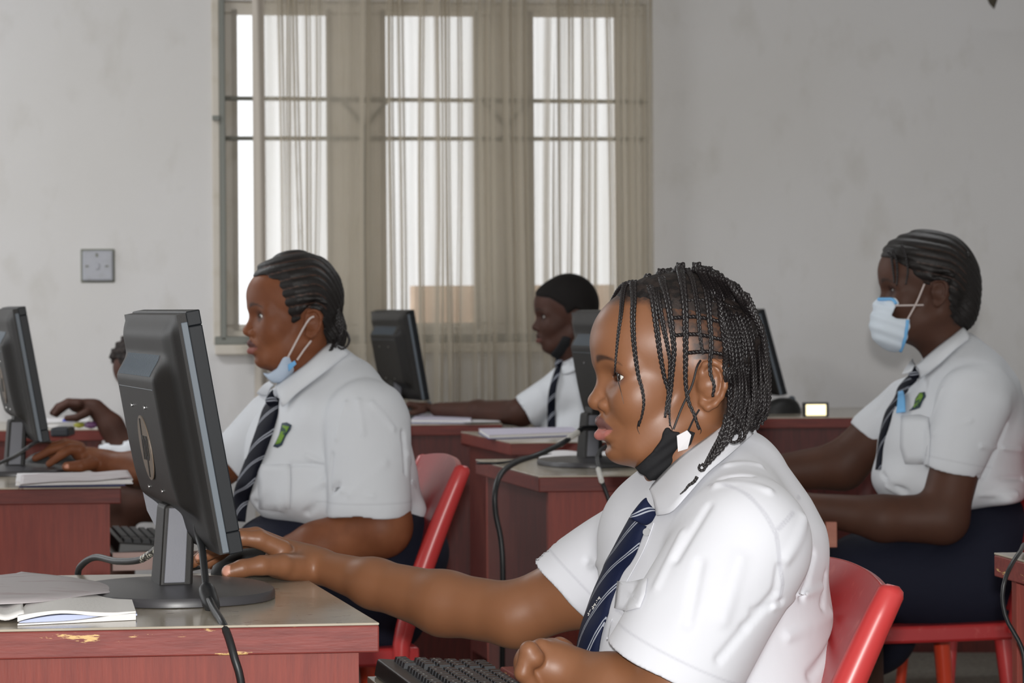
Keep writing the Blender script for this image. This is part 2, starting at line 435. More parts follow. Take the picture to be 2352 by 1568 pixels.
def desk(q, label, side='R', edge='wood_edge', panel='wood_panel', tray=0.0, th=0.034, group='red computer desks', tz=.635):
    "q: near-left, near-right, far-right, far-left corners of the top"
    c = sum(q, Vector())/4
    t = thing('computer_desk', label, 'desk', (c.x, c.y, 0), group)
    bev(obj('desktop', slab(q, TOPZ-0.003, TOPZ), M['top'], t), .001)
    bev(obj('desktop_edge', slab(q, TOPZ-th, TOPZ-0.003), M[edge], t), .002)
    i = inset(q, .022, .022, .010, .010)
    nl, nr, fr_, fl = i
    tk = 0.02
    def wall(a, b, n):
        return slab([a, b, b+n*tk, a+n*tk], 0.0, TOPZ-th)
    yy = (fl-nl).normalized(); xx = (nr-nl).normalized()
    obj('side_panel', wall(nl, nr, yy), M[panel], t); obj('side_panel', wall(fl-yy*tk, fr_-yy*tk, yy), M[panel], t)
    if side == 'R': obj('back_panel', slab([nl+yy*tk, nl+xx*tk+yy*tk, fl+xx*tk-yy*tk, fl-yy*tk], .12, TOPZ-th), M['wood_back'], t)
    if tray:
        a = nr-xx*.25+yy*.035; b = nr+xx*tray+yy*.035; c_ = fr_+xx*tray-yy*.035; d = fr_-xx*.25-yy*.035
        tr_ = bev(obj('keyboard_tray', slab([a, b, c_, d], tz-.016, tz), M['top'], t), .001)
        a2 = [b-xx*.014, b, c_, c_-xx*.014]
        obj('tray_lip', slab(a2, tz-.02, tz+.012), M['wood_edge'], tr_)
        obj('tray_rail', slab([a-yy*.003, b-yy*.003, b+yy*.009, a+yy*.009], tz-.026, tz-.002), M['wood_edge'], tr_)
    return t
qA = [Gz(-330, 1430, TOPZ), Gz(861, 1425, TOPZ), Gz(669, 1306, TOPZ), Gz(-420, 1306, TOPZ)]
dA = desk(qA, 'front desk with chipped red edge and cream top, nearest the camera at lower left', tray=0.0)
def desk_q(corner, lx, ly, which='nr', yaw=YAW):
    x = Vector((math.cos(yaw), math.sin(yaw), 0)); x2 = Vector((math.cos(yaw*.3), math.sin(yaw*.3), 0)); y = Vector((-math.sin(yaw), math.cos(yaw), 0))
    if which == 'nr': nr = corner; nl = nr-x2*lx
    elif which == 'nl': nl = corner; nr = nl+x2*lx
    elif which == 'fl': nl = corner-y*ly; nr = nl+x2*lx
    return [nl, nr, nr+y*ly, nl+y*ly]
qB = desk_q(Gz(272, 1105, TOPZ), .8, .66)
dB = desk(qB, 'red desk behind the front one at far left, holding the exercise book stack', edge='wood_plain')
qC = desk_q(Gz(1232, 1094, TOPZ), .53, .68, 'nl')
dC = desk(qC, 'red desk with cream top behind the front girl, one monitor and papers on it', edge='wood_plain', panel='wood_panel')
qD = desk_q(Gz(1168, 1016, TOPZ), .55, .68, 'nl')
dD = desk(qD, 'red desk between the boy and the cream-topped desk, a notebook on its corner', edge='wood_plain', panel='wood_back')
qE = desk_q(Gz(1150, 972, TOPZ), .62, .66)
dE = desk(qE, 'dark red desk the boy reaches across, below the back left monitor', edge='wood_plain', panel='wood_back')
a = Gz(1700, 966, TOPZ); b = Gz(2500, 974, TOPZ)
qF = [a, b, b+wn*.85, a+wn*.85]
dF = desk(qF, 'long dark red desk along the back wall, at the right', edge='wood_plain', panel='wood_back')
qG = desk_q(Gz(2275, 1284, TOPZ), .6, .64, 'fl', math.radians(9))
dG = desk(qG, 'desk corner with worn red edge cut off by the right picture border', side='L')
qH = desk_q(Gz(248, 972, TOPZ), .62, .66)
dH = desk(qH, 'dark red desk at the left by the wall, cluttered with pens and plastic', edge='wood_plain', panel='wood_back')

# keyboard trays as pulled-out boards under the desks
def tray_px(desk_t, quad, th, lipmat='wood_edge'):
    bev(obj('keyboard_tray', slab(quad, quad[0].z-th, quad[0].z), M['top'], desk_t), .0015)
def at_z(px, py, z): return Gz(px, py, z)

# ================================================================ monitors
def build_monitor(label, base_c, yaw, logo=False, off=.060, lift=0.0, tilt=10, detail=True):
    t = thing('monitor', label, 'computer monitor', (base_c.x, base_c.y, TOPZ), 'black desktop monitors')
    X = Vector((math.cos(yaw), math.sin(yaw), 0)); Y = Vector((-math.sin(yaw), math.cos(yaw), 0)); Z = ez
    B = Vector((base_c.x, base_c.y, TOPZ))
    wid, hei = 0.405, 0.292
    ta = math.radians(tilt)
    up = Z*math.cos(ta) - X*math.sin(ta); nn = X*math.cos(ta) + Z*math.sin(ta)
    P0 = B + X*off + Z*(0.060+lift)        # bottom centre of the front face
    def P(u, v, d): return P0 + Y*u + up*v - nn*d    # u across, v up, d back from the front
    # bezel frame and screen
    bm = bmesh.new()
    hw = wid/2
    def pbox(bm, u0, u1, v0, v1, d0, d1):
        add_hexa(bm, [P(u0, v0, d0), P(u1, v0, d0), P(u1, v0, d1), P(u0, v0, d1)], [P(u0, v1, d0), P(u1, v1, d0), P(u1, v1, d1), P(u0, v1, d1)])
    pbox(bm, -hw, hw, 0, .026, 0, .017); pbox(bm, -hw, hw, hei-.018, hei, 0, .017)
    pbox(bm, -hw, -hw+.018, .026, hei-.018, 0, .017); pbox(bm, hw-.018, hw, .026, hei-.018, 0, .017)
    bmesh.ops.recalc_face_normals(bm, faces=bm.faces); bev(obj('bezel', bm, M['bezel'], t), .0015)
    bm = bmesh.new(); pbox(bm, -hw+.017, hw-.017, .025, hei-.017, .004, .012); bmesh.ops.recalc_face_normals(bm, faces=bm.faces); obj('screen', bm, M['screen'], t)
    bm = bmesh.new(); pbox(bm, -hw+.001, hw-.001, .003, hei-.012, .0165, .0245); bmesh.ops.recalc_face_normals(bm, faces=bm.faces); bev(obj('side_strip', bm, M['strip'], t), .001)
    # back casing: flat rim, sloped shoulder, thick middle box
    def depth(u, v):
        vv = v/hei
        b = ss(.168, .138, abs(u))
        topf = ss(.845, .735, vv) if vv > .5 else 1
        lo = ss(.13, .23, vv)
        rim = .028 + .006*ss(0, .08, min(vv, 1-vv)) * ss(0, .05, (hw-abs(u))/wid)
        low = .008*ss(.0, .35, vv)*ss(1.0, .9, vv)*ss(hw, hw-.06, abs(u))
        return rim + low + b*topf*lo*(.019-.004*max(0, 1-vv*2.2))
    def fn(s, r):
        u = -hw+.002 + (wid-.004)*s; v = .002 + (hei-.004)*r
        return P(u, v, depth(u, v))
    bm = grid(fn, 72, 72)
    # close it to the strip plane
    bm.edges.ensure_lookup_table()
    be = [e for e in bm.edges if e.is_boundary]
    ret = bmesh.ops.extrude_edge_only(bm, edges=be)
    for v in [g for g in ret['geom'] if isinstance(g, bmesh.types.BMVert)]:
        q = v.co - P0; d = -q.dot(nn); v.co += nn*(d-.0168)
    bmesh.ops.recalc_face_normals(bm, faces=bm.faces)
    back = autosmooth(obj('back_casing', bm, M['black'], t), 28)
    if detail:
        # vent slots on the sloped shoulder
        bm = bmesh.new()
        for i in range(34):
            u = -.118 + .236*i/33
            pts = [P(u, v_*hei, depth(u, v_*hei)+.0012) for v_ in (.835, .815, .795, .775, .755)]
            add_tube(bm, pts, .00075, 4)
        obj('vent_ribs', bm, M['strip'], back)
        bm = bmesh.new()
        pts = [P(u, .70*hei, depth(u, .70*hei)+.0004) for u in (-.128, -.06, 0, .06, .128)]
        add_tube(bm, pts, .0006, 4); obj('seam', bm, M['strip'], back)
        for u in (-.05, .05):
            for v in (.62, .26):
                c = P(u, v*hei, depth(u, v*hei)+.0005)
                obj('screw', tube([c, c - nn*.0014], .0026, 10), M['metal'], back)
    if logo:
        cu, cv, R = 0.0, .44*hei, .041
        dd = depth(cu, cv)
        # u axis as read from behind runs from far (+Y) to near (-Y)
        def L(a_, b_, d_=0): return P(cu - a_, cv + b_, dd + d_)
        bm = bmesh.new(); add_prism(bm, [L(R*math.cos(2*math.pi*i/48), R*math.sin(2*math.pi*i/48), 0.0) for i in range(48)], -nn*.0012)
        lg = obj('logo_disc', bm, M['logo'], back)
        sl = .30
        def bar(bm, x0, z0, x1, z1, w_):
            add_prism(bm, [L(x0-w_/2, z0, .0008), L(x0+w_/2, z0, .0008), L(x1+w_/2, z1, .0008), L(x1-w_/2, z1, .0008)], -nn*.0012)
        bm = bmesh.new()
        xh = .0155
        bar(bm, -.0155-sl*xh, -xh, -.0155+sl*.037, .037, .0062)      # h stem to the rim
        bar(bm, -.0025-sl*xh, -xh, -.0025+sl*(xh-.004), xh-.004, .0062)   # h leg
        bar(bm, -.0095+sl*xh-.001, xh-.0052, -.0095+sl*xh+.001, xh, .0125)     # h arch
        bar(bm, .0085-sl*.037, -.037, .0085+sl*xh, xh, .0062)      # p stem to the rim
        bar(bm, .0215-sl*(xh-.003), -xh+.003, .0215+sl*(xh-.003), xh-.003, .0062)
        bar(bm, .0145+sl*xh-.001, xh-.0052, .0145+sl*xh+.001, xh, .0125)
        bar(bm, .0150-sl*xh-.001, -xh, .0150-sl*xh+.001, -xh+.0052, .0125)
        obj('logo_letters', bm, M['black'], lg)
    # stand column
    bm = bmesh.new()
    def S(x, y, z): return B + X*x + Y*y + Z*z
    cw = .034
    add_hexa(bm, [S(-.020, -cw, .014), S(.022, -cw, .014), S(.022, cw, .014), S(-.020, cw, .014)],
             [S(-.012, -cw*.8, .115), S(.028, -cw*.8, .125), S(.028, cw*.8, .125), S(-.012, cw*.8, .115)])
    bmesh.ops.recalc_face_normals(bm, faces=bm.faces); col = bev(obj('stand_column', bm, M['black'], t), .004, 3)
    bm = bmesh.new()
    add_hexa(bm, [S(-.014, -cw-.0015, .02), S(.012, -cw-.0015, .02), S(.012, -cw+.004, .02), S(-.014, -cw+.004, .02)],
             [S(-.006, -cw*.8-.0015, .112), S(.018, -cw*.8-.0015, .112), S(.018, -cw*.8+.004, .112), S(-.006, -cw*.8+.004, .112)])
    bmesh.ops.recalc_face_normals(bm, faces=bm.faces); bev(obj('column_cheek', bm, M['stand'], col), .001)
    # hinge arm into the casing
    bm = bmesh.new(); add_hexa(bm, [S(-.005, -.028, .10), S(.040, -.028, .085), S(.040, .028, .085), S(-.005, .028, .10)], [S(0, -.028, .13), S(.045, -.028, .135), S(.045, .028, .135), S(0, .028, .13)])
    bmesh.ops.recalc_face_normals(bm, faces=bm.faces); bev(obj('hinge_arm', bm, M['black'], t), .003)
    # base: low oval foot
    def bf(u, v):
        a_ = 2*math.pi*u; rx, ry = .118, .150
        k = [1.0, 1.0, .985, .8, .3, .02][min(int(v*5+.5), 5)]; z = [0.0, .007, .0105, .0135, .0165, .018][min(int(v*5+.5), 5)]
        sx = math.copysign(abs(math.cos(a_))**.85, math.cos(a_)); sy = math.copysign(abs(math.sin(a_))**.85, math.sin(a_))
        return S(.008+rx*k*sx, ry*k*sy, z+.001)
    bm = grid(bf, 56, 6, True); bmesh.ops.recalc_face_normals(bm, faces=bm.faces)
    autosmooth(obj('base', bm, M['base'], t), 50)
    return t, P, S
cA = Gz(383, 1358, TOPZ)
monA, PA, SA = build_monitor('large black monitor seen from behind, round logo and vent ribs, nearest the camera', cA, math.radians(16.5), True, .053, .010)
# hinge cover, ports and label under the casing
obj('hinge_cover', prism([W(x, y, 3.66) for x, y in ((321, 1112), (348, 1112), (362, 1160), (364, 1212), (347, 1192), (331, 1160))], (0, .012, 0)), M['stand'], monA)
bev(obj('port_label', box(W(416, 1195, 3.53), W(428, 1160, 3.53)+Vector((0, .004, 0))), M['label_white'], monA), .0005)
cB = Vector((-1.094, 6.2, TOPZ))
monB, PB, SB = build_monitor('black monitor cut by the left picture border, beside the exercise book stack', cB, math.radians(15), True, .060, .017)
cC = Gz(1347, 1069, TOPZ)
monC, PC, SC = build_monitor('grey-black monitor half hidden behind the front girl\'s forehead, in front of the boy', cC, math.radians(15), False, .098)
dEn = qE[0].y
cE = Vector((-.386, 9.19, TOPZ))
monE, PE, SE = build_monitor('small distant black monitor standing before the curtain, left of the boy', cE, math.radians(19))
cF = Vector((.812, 9.52, TOPZ))
monF, PF, SF = build_monitor('black monitor on the back desk, only its edge showing behind the braided hair', cF, math.radians(10), False, .060, 0.0, 15)

# ================================================================ cables
def cable(pts, r, label, D=None, mat='cable', n=40, group=None, name='cable'):
    path = catmull(pts, n)
    return tag(obj(name, tube(path, r, 8), M[mat], None, None, True), label, 'cable', group)
yv = cA.y
# video cable of the front monitor: from behind the casing over to the left and down behind the desk
c1 = cable([PA(.03, .03, .05), PA(.05, -.005, .035), W(420, 1215, 3.60), W(360, 1243, 3.62), W(318, 1272, 3.66), W(262, 1276, 3.72), W(212, 1266, 3.8), W(180, 1283, 3.86), W(170, 1310, 3.9), W(172, 1400, 3.93)], .0046,
           'thick black video cable looping behind the front desk beside the monitor stand')
bm = bmesh.new(); add_tube(bm, catmull([W(362, 1241, 3.612), W(340, 1258, 3.63), W(318, 1272, 3.655)], 6), .0050, 8)
m = MT('cable_print', srgb(60, 58, 54), .5); m.mix(m.ramp(m.noise(260, 2, (1, 1, .5)), .52, .56), srgb(200, 196, 180)); obj('cable_label', bm, m.m, c1)
yq = Gz(470, 1340, TOPZ)
c2 = cable([PA(-.12, .075, .030), W(446, 1205, 3.44), W(456, 1250, 3.42), W(461, 1300, 3.40), W(466, 1345, 3.38), W(478, 1382, 3.335), W(498, 1416, 3.225), W(513, 1450, 3.195), W(527, 1500, 3.18), W(543, 1570, 3.18), W(552, 1750, 3.2)], .0046,
           'black power cable with a lump, hanging over the front edge of the desk', n=60)
bm = bmesh.new(); add_tube(bm, catmull([W(463, 1332, 3.384), W(467, 1348, 3.378), W(474, 1372, 3.366), W(482, 1392, 3.352)], 8), [.006, .0095, .0105, .0105, .0105, .0105, .010, .009, .006], 12); autosmooth(obj('ferrite_lump', bm, M['cable'], c2))
# cables of the middle monitor
c3 = cable([PC(-.03, .03, .05), W(1340, 985, 6.25), W(1322, 995, 6.2), W(1285, 1020, 6.1), W(1230, 1045, 6.05), W(1180, 1062, 5.98), W(1145, 1088, 5.9), W(1131, 1130, 5.86), W(1132, 1180, 5.86), W(1143, 1240, 5.86), W(1146, 1330, 5.86), W(1140, 1600, 5.9)], .0062,
           'black cable draped over the corner of the desk behind the front girl', n=60)
bm = bmesh.new(); add_tube(bm, catmull([W(1322, 995, 6.19), W(1300, 1010, 6.135), W(1281, 1022, 6.10)], 6), .0068, 8); obj('cable_tag', bm, M['label_white'], c3)
c4 = cable([PC(-.12, .02, .04), W(1372, 1040, 6.0), W(1372, 1082, 5.92), W(1377, 1108, 5.80), W(1385, 1130, 5.8), W(1400, 1175, 5.8), W(1415, 1230, 5.8), W(1430, 1500, 5.8)], .0045, 'thin black cable with white tag hanging down the front of the middle desk')
bm = bmesh.new(); add_tube(bm, [W(1369, 1080, 5.91), W(1376, 1107, 5.79)], .0055, 8); obj('cable_tag', bm, M['label_white'], c4)
c5 = cable([W(-40, 1062, 6.0), W(20, 1035, 6.0), W(55, 1015, 5.95), W(80, 1000, 6.0), W(110, 1000, 6.2)], .004, 'thin black cable sagging behind the stand of the left border monitor')
c6 = cable([Gz(2420, 1262, TOPZ+.004), Gz(2352, 1270, TOPZ+.004)+Vector((0, 0, .004)), W(2335, 1283, 3.9), W(2316, 1310, 3.83), W(2300, 1345, 3.8), W(2293, 1390, 3.8), W(2303, 1440, 3.8), W(2330, 1490, 3.8), W(2342, 1540, 3.8), W(2340, 1700, 3.8)], .0032,
           'thin black cable hanging over the desk corner at the right border', n=50)
c7 = cable([Gz(1090, 1062, TOPZ+.004), Gz(1150, 1062, TOPZ+.004), Gz(1210, 1048, TOPZ+.004), Gz(1262, 1045, TOPZ+.004)], .003, 'thin dark wire lying on the cream desk top beside the middle monitor')

# ================================================================ mice and keyboards
def mouse(c, yaw, label, s=1.0, tail=None):
    t = thing('computer_mouse', label, 'computer mouse', c, 'black computer mice')
    X = Vector((math.cos(yaw), math.sin(yaw), 0)); Y = Vector((-math.sin(yaw), math.cos(yaw), 0))
    def f(u, v):
        a_ = 2*math.pi*u; ph = v*math.pi/2
        x = math.cos(a_)*math.cos(ph)**.55 if ph < 1.57 else 0; y = math.sin(a_)*math.cos(ph)**.55 if ph < 1.57 else 0
        z = math.sin(ph)**.9
        return c + X*x*.056*s + Y*y*.031*s*(1-.12*x) + Vector((0, 0, z*.036*s*(1-.25*x*x-.1*x)))
    bm = grid(f, 36, 12, True); bmesh.ops.recalc_face_normals(bm, faces=bm.faces)
    obj('mouse_shell', bm, M['rubber'], t, None, True)
    bm = bmesh.new(); add_tube(bm, [c+X*-.03*s+Y*-.004+Vector((0, 0, .031*s)), c+X*-.03*s+Y*.004+Vector((0, 0, .031*s))], .009*s, 12); obj('scroll_wheel', bm, M['strip'], t)
    if tail: obj('mouse_cord', tube(catmull(tail, 24), .0019, 6), M['cable'], t, None, True)
    return t
# mouse mat-like card and mouse of the front girl
mc = Gz(566, 1313, TOPZ) + Vector((0, .03, 0))
mA = mouse(mc, YAW+math.pi, 'black mouse under the hand of the front girl', 1.0, [mc + Vector((-.05, 0, .012)), mc+Vector((-.09, .01, .006)), Gz(470, 1290, TOPZ+.003), Gz(425, 1300, TOPZ+.003), Gz(432, 1312, TOPZ+.003), Gz(445, 1322, TOPZ+.003)])
mc = Gz(100, 1066, TOPZ) + Vector((0, .08, 0))
mB = mouse(mc, YAW+math.pi, 'black mouse under the hand reaching past the left border monitor', 1.2)
mc = Gz(962, 945, TOPZ)
mE = mouse(mc, YAW+math.pi, 'distant black mouse under the hand of the boy', 1.0)
mc = Gz(1793, 958, TOPZ)
mF = mouse(mc, YAW+math.pi+.2, 'large black mouse on the back desk beside the lit gadget', 1.1)
mF.scale = (1.1, 1.1, 1.3)

def keyboard(c, X, Y, label, n_long=21, n_row=6, key=.0185, margin=.012):
    "c: near-left corner on the tray; X towards the typist, Y along the long side"
    t = thing('keyboard', label, 'keyboard', c, 'black keyboards')
    Lg = n_long*key + 2*margin; Wd = n_row*key + 2*margin + .012
    def K(x, y, z): return c + X*x + Y*y + ez*z
    bm = bmesh.new()
    add_hexa(bm, [K(0, 0, 0), K(Wd, 0, 0), K(Wd, Lg, 0), K(0, Lg, 0)], [K(.004, .004, .022), K(Wd-.004, .004, .011), K(Wd-.004, Lg-.004, .011), K(.004, Lg-.004, .022)])
    bmesh.ops.recalc_face_normals(bm, faces=bm.faces); bev(obj('keyboard_body', bm, M['kb'], t), .003, 3)
    return t, K, Lg, Wd
def keycap(bm, K, x0, x1, y0, y1, z, h=.008):
    add_hexa(bm, [K(x0, y0, z), K(x1, y0, z), K(x1, y1, z), K(x0, y1, z)], [K(x0+.002, y0+.0025, z+h), K(x1-.0025, y0+.0025, z+h), K(x1-.0025, y1-.0025, z+h), K(x0+.002, y1-.0025, z+h)])
NK = []
def merge_rest(keys):
    "past the hundred nearest, the keys are one counted-together part"
    keys = sorted(keys, key=lambda o: sum(v.co.y for v in o.data.vertices)/len(o.data.vertices))
    rest = keys[100:]
    if not rest: return
    bm = bmesh.new()
    for o in rest: bm.from_mesh(o.data)
    par = rest[0].parent; loc = rest[0].location.copy(); mats = list(rest[0].data.materials)
    for o in rest: bpy.data.objects.remove(o)
    me = bpy.data.meshes.new('keys'); bm.to_mesh(me); bm.free()
    for m_ in mats: me.materials.append(m_)
    o = bpy.data.objects.new('keys', me); C.objects.link(o); o.parent = par; o.location = loc; o['kind'] = 'stuff'
# front keyboard, on its own pulled-out tray below the desk top
KZ = 0.641
trq = [Gz(560, 1760, KZ), Gz(1130, 1700, KZ), Gz(1140, 1560, KZ), Gz(690, 1560, KZ)]
kc = Gz(846, 1568, KZ)
kX = Vector((math.cos(YAW), math.sin(YAW), 0)); kY = Vector((-math.sin(YAW), math.cos(YAW), 0))
far = Gz(850, 1550, KZ)
kc = far - kY*.40 + kX*.0
t, K, Lg, Wd = keyboard(kc, kX, kY, 'black keyboard with raised keys at the bottom edge, before the front girl')
for r in range(6):
    for i in range(21):
        y1 = Lg-.030 - i*.0185; y0 = y1-.0172
        if y0 < .01: continue
        if i in (4,) : continue
        x0 = .020 + r*.0185 + (.006 if r > 0 else 0); x1 = x0 + .0172
        z = .0205 - .0105*(x0/Wd)
        bm = bmesh.new(); keycap(bm, K, x0, x1, y0, y1, z); bmesh.ops.recalc_face_normals(bm, faces=bm.faces)
        nf = len(bm.faces)
        if random.random() < .75:
            w_ = random.uniform(.002, .005); yy = y0+.006; xx = x0+.005
            vs_ = [bm.verts.new(K(*c_)) for c_ in ((xx, yy, z+.0082), (xx+.0022, yy, z+.0082), (xx+.0022, yy+w_, z+.0082), (xx, yy+w_, z+.0082))]
            bm.faces.new(vs_).material_index = 1
        kk = obj('key', bm, M['key'], t); kk.data.materials.append(M['label_white'])
        NK.append(kk)
merge_rest(NK)
NK2 = []
# front tray of desk A
X_, Y_ = kX, kY
q = [kc + kX*-.008 - kY*.05, kc + kX*(Wd+.055) - kY*.05, kc + kX*(Wd+.055)+kY*(Lg-.0), kc + kX*-.008 + kY*(Lg-.0)]
bev(obj('keyboard_tray', slab([Vector((p.x, p.y, 0)) for p in q], KZ-.016, KZ-.0005), M['top'], dA), .001)
q2 = [Gz(1136, 1600, KZ-.01), Gz(1212, 1595, KZ-.01), Gz(1180, 1562, KZ-.01), Gz(1135, 1556, KZ-.01)]
pA = W(1137, 1529, 3.38); pB = W(1175, 1529, 3.40); pD = W(1190, 1560, 3.22)
def lipbox(p0, p1, thk, z0, z1):
    d = (p1-p0); d.z = 0; d.normalize(); n = Vector((-d.y, d.x, 0))
    return slab([p0, p1, p1+n*thk, p0+n*thk], z0, z1)
lip0 = W(1137, 1530, 3.40); lip1 = lip0 - kY*.5
bev(obj('tray_lip', slab([lip1, lip1+kX*.018, lip0+kX*.018, lip0], KZ-.03, lip0.z), M['wood_edge'], dA), .002)
# keyboard of the second girl
KB = .600
kX2, kY2 = ex, ey
p = Gz(262, 1258, KB+.0)
kc = p
t, K, Lg, Wd = keyboard(kc, kX2, kY2, 'black keyboard on the pull-out tray behind the front monitor stand', key=.0185)
for r in range(6):
    for i in range(20):
        y0 = .012 + i*.0185; x0 = .014 + r*.0185
        if i == 4: continue
        bm = bmesh.new(); keycap(bm, K, x0, x0+.0172, y0, y0+.0172, .0205-.0105*(x0/Wd)); bmesh.ops.recalc_face_normals(bm, faces=bm.faces)
        NK2.append(obj('key', bm, M['key'], t))
merge_rest(NK2)
q = [kc - kX2*.012 - kY2*.02, kc + kX2*.26 - kY2*.02, kc + kX2*.26 + kY2*.52, kc - kX2*.012 + kY2*.52]
bev(obj('keyboard_tray', slab(q, KB-.02, KB-.0005), M['top'], dB), .001)
obj('tray_rail', slab([q[0]-kY2*.012, q[1]-kY2*.012, q[1], q[0]], KB-.032, KB+.004), MT('pink_rail', srgb(168, 140, 132), .5).m, dB)
# little tray end by the masked girl
p = W(1892, 1207, 5.75); 
q = [W(1880, 1262, 5.75), W(1914, 1264, 5.75)]
x0, x1 = W(1700, 1210, 5.75).x, W(1914, 1210, 5.75).x
zt_, zb_ = W(1900, 1208, 5.75).z, W(1900, 1266, 5.75).z
tray = bev(obj('keyboard_tray', box((x0, 5.75, zb_+.02), (x1, 6.2, zb_+.035)), M['top'], dC), .001)
bev(obj('tray_lip', box((x1-.022, 5.74, zb_), (x1, 6.2, zt_)), wood('pale_red_wood', srgb(168, 112, 92), srgb(150, 92, 76)), tray), .001)

# ================================================================ books and papers
def book(q, z0, th, label, cover='cover_blue', name='exercise_book', cat='book', group='exercise books', pages='pages', top=None, inset_p=.002):
    "q: four corners on the desk, from near-left anticlockwise"
    c = sum(q, Vector())/4
    t = thing(name, label, cat, (c.x, c.y, z0), group)
    q = [Vector((p.x, p.y, 0)) for p in q]
    obj('back_cover', slab(q, z0, z0+.002), M[cover], t)
    qi = [p.lerp(Vector((c.x, c.y, 0)), .015) for p in q]
    obj('pages', slab(qi, z0+.002, z0+th-.0015), M[pages], t)
    obj('front_cover', slab(q, z0+th-.0015, z0+th), M[top or cover], t)
    return t
def qpx(pts, z=TOPZ): return [Gz(x, y, z) for x, y in pts]
# stack on the left desk
z = TOPZ+.0005
book(qpx([(38, 1103), (282, 1103), (268, 1083), (40, 1083)]), z, .010, 'blue-bottomed exercise book, lowest of the stack on the left desk', 'cover_blue', top='paper')
book(qpx([(30, 1099), (300, 1098), (285, 1080), (34, 1080)], TOPZ+.012), z+.011, .009, 'thick folded white exercise book in the middle of the left desk stack', 'paper', top='paper')
def sheet(q, z0, bend, label, mat, name='sheet', cat='paper', th=.0012, group=None):
    def f(u, v):
        p = (q[0].lerp(q[1], u)).lerp(q[3].lerp(q[2], u), v)
        return Vector((p.x, p.y, z0 + bend(u, v)))
    bm = grid(f, 30, 14); thicken(bm, th)
    return tag(obj(name, bm, mat, None, None, True), label, cat, group)
sheet(qpx([(40, 1097), (298, 1093), (288, 1076), (44, 1076)], TOPZ+.022), z+.0225, lambda u, v: .004*math.sin(u*4)+.010*ss(.5, 1, u)*ss(.2, 1, u), 'loose curling grey sheet on top of the left desk stack', M['cover_grey'])
# the open book on the front desk
pq = qpx([(28, 1420), (300, 1411), (300, 1385), (45, 1392)])
bkl = thing('exercise_book', 'open white exercise book with gaping pages and a curled grey cover on the front desk', 'book', pq[0], 'exercise books')
def bookband(zf0, zf1, q, mat, name, nu=40):
    def f(u, v):
        p = (q[0].lerp(q[1], u)).lerp(q[3].lerp(q[2], u), v)
        return Vector((p.x, p.y, TOPZ + zf0(u)))
    def g(u, v):
        p = (q[0].lerp(q[1], u)).lerp(q[3].lerp(q[2], u), v)
        return Vector((p.x, p.y, TOPZ + zf1(u)))
    bm = bmesh.new(); nv = 6
    A = [[bm.verts.new(f(i/(nu-1), j/(nv-1))) for j in range(nv)] for i in range(nu)]
    B_ = [[bm.verts.new(g(i/(nu-1), j/(nv-1))) for j in range(nv)] for i in range(nu)]
    for i in range(nu-1):
        for j in range(nv-1):
            bm.faces.new((A[i][j], A[i][j+1], A[i+1][j+1], A[i+1][j])); bm.faces.new((B_[i][j], B_[i+1][j], B_[i+1][j+1], B_[i][j+1]))
    for i in range(nu-1):
        bm.faces.new((A[i][0], A[i+1][0], B_[i+1][0], B_[i][0])); bm.faces.new((A[i][-1], B_[i][-1], B_[i+1][-1], A[i+1][-1]))
    for j in range(nv-1):
        bm.faces.new((A[0][j], B_[0][j], B_[0][j+1], A[0][j+1])); bm.faces.new((A[-1][j], A[-1][j+1], B_[-1][j+1], B_[-1][j]))
    bmesh.ops.recalc_face_normals(bm, faces=bm.faces)
    o = obj(name, bm, mat, bkl); autosmooth(o, 50); return o
qb = qpx([(30, 1421), (302, 1412), (290, 1372), (60, 1378)])
bookband(lambda u: .0005, lambda u: .0022+.004*ss(.0, .12, u)*0+.0058*ss(.35, 1, u), qb, M['pages'], 'lower_pages')
bookband(lambda u: .0045+.0075*math.sin(math.pi*min(u*1.25, 1))**.8*ss(1.02, .3, u)+.0040*ss(.6, 1, u), lambda u: .0085+.0070*math.sin(math.pi*min(u*1.1+.08, 1))**.7*ss(1.05, .3, u)+.002*ss(.5, 1, u), qb, M['pages'], 'upper_pages')
bookband(lambda u: .0022+.002*ss(.4, 1, u), lambda u: .0030+.0060*math.sin(math.pi*min(u*1.25, 1))**.8*ss(1.0, .3, u)+.003*ss(.35, 1, u), [p+Vector((0, .012, 0)) for p in qb[:2]]+[p for p in qb[2:]], MT('pale_blue_page', srgb(182, 190, 216), .7).m, 'inner_page')
# second, folded-over left leaf and the grey cover sheet above
qs = qpx([(-120, 1420), (45, 1418), (40, 1370), (-120, 1370)])
bm = grid(lambda u, v: (qs[0].lerp(qs[1], u)).lerp(qs[3].lerp(qs[2], u), v) + Vector((0, 0, .004+.008*math.sin(u*3.1)**2+.010*ss(.7, 1, u))), 24, 8); thicken(bm, .004); obj('left_pages', bm, M['pages'], bkl, None, True)
cov = [(-140, 1400), (140, 1395), (302, 1358), (300, 1355), (60, 1318), (-140, 1330)]
def covf(u, v):
    a_ = [Gz(-140, 1402, TOPZ), Gz(60, 1398, TOPZ), Gz(180, 1383, TOPZ), Gz(302, 1362, TOPZ)]
    b_ = [Gz(-140, 1345, TOPZ), Gz(30, 1328, TOPZ), Gz(60, 1327, TOPZ), Gz(300, 1358, TOPZ)]
    A_ = catmull(a_, 24)[int(round(u*24))]; B_ = catmull(b_, 24)[int(round(u*24))]
    p = A_.lerp(B_, v)
    return Vector((p.x, p.y, TOPZ + .0160 + .006*math.sin(math.pi*v)*ss(1, .5, u) - .004*ss(.6, 1, u)))
bm = grid(covf, 25, 10); thicken(bm, .0012)
obj('curled_cover', bm, M['cover_grey'], bkl, None, True)

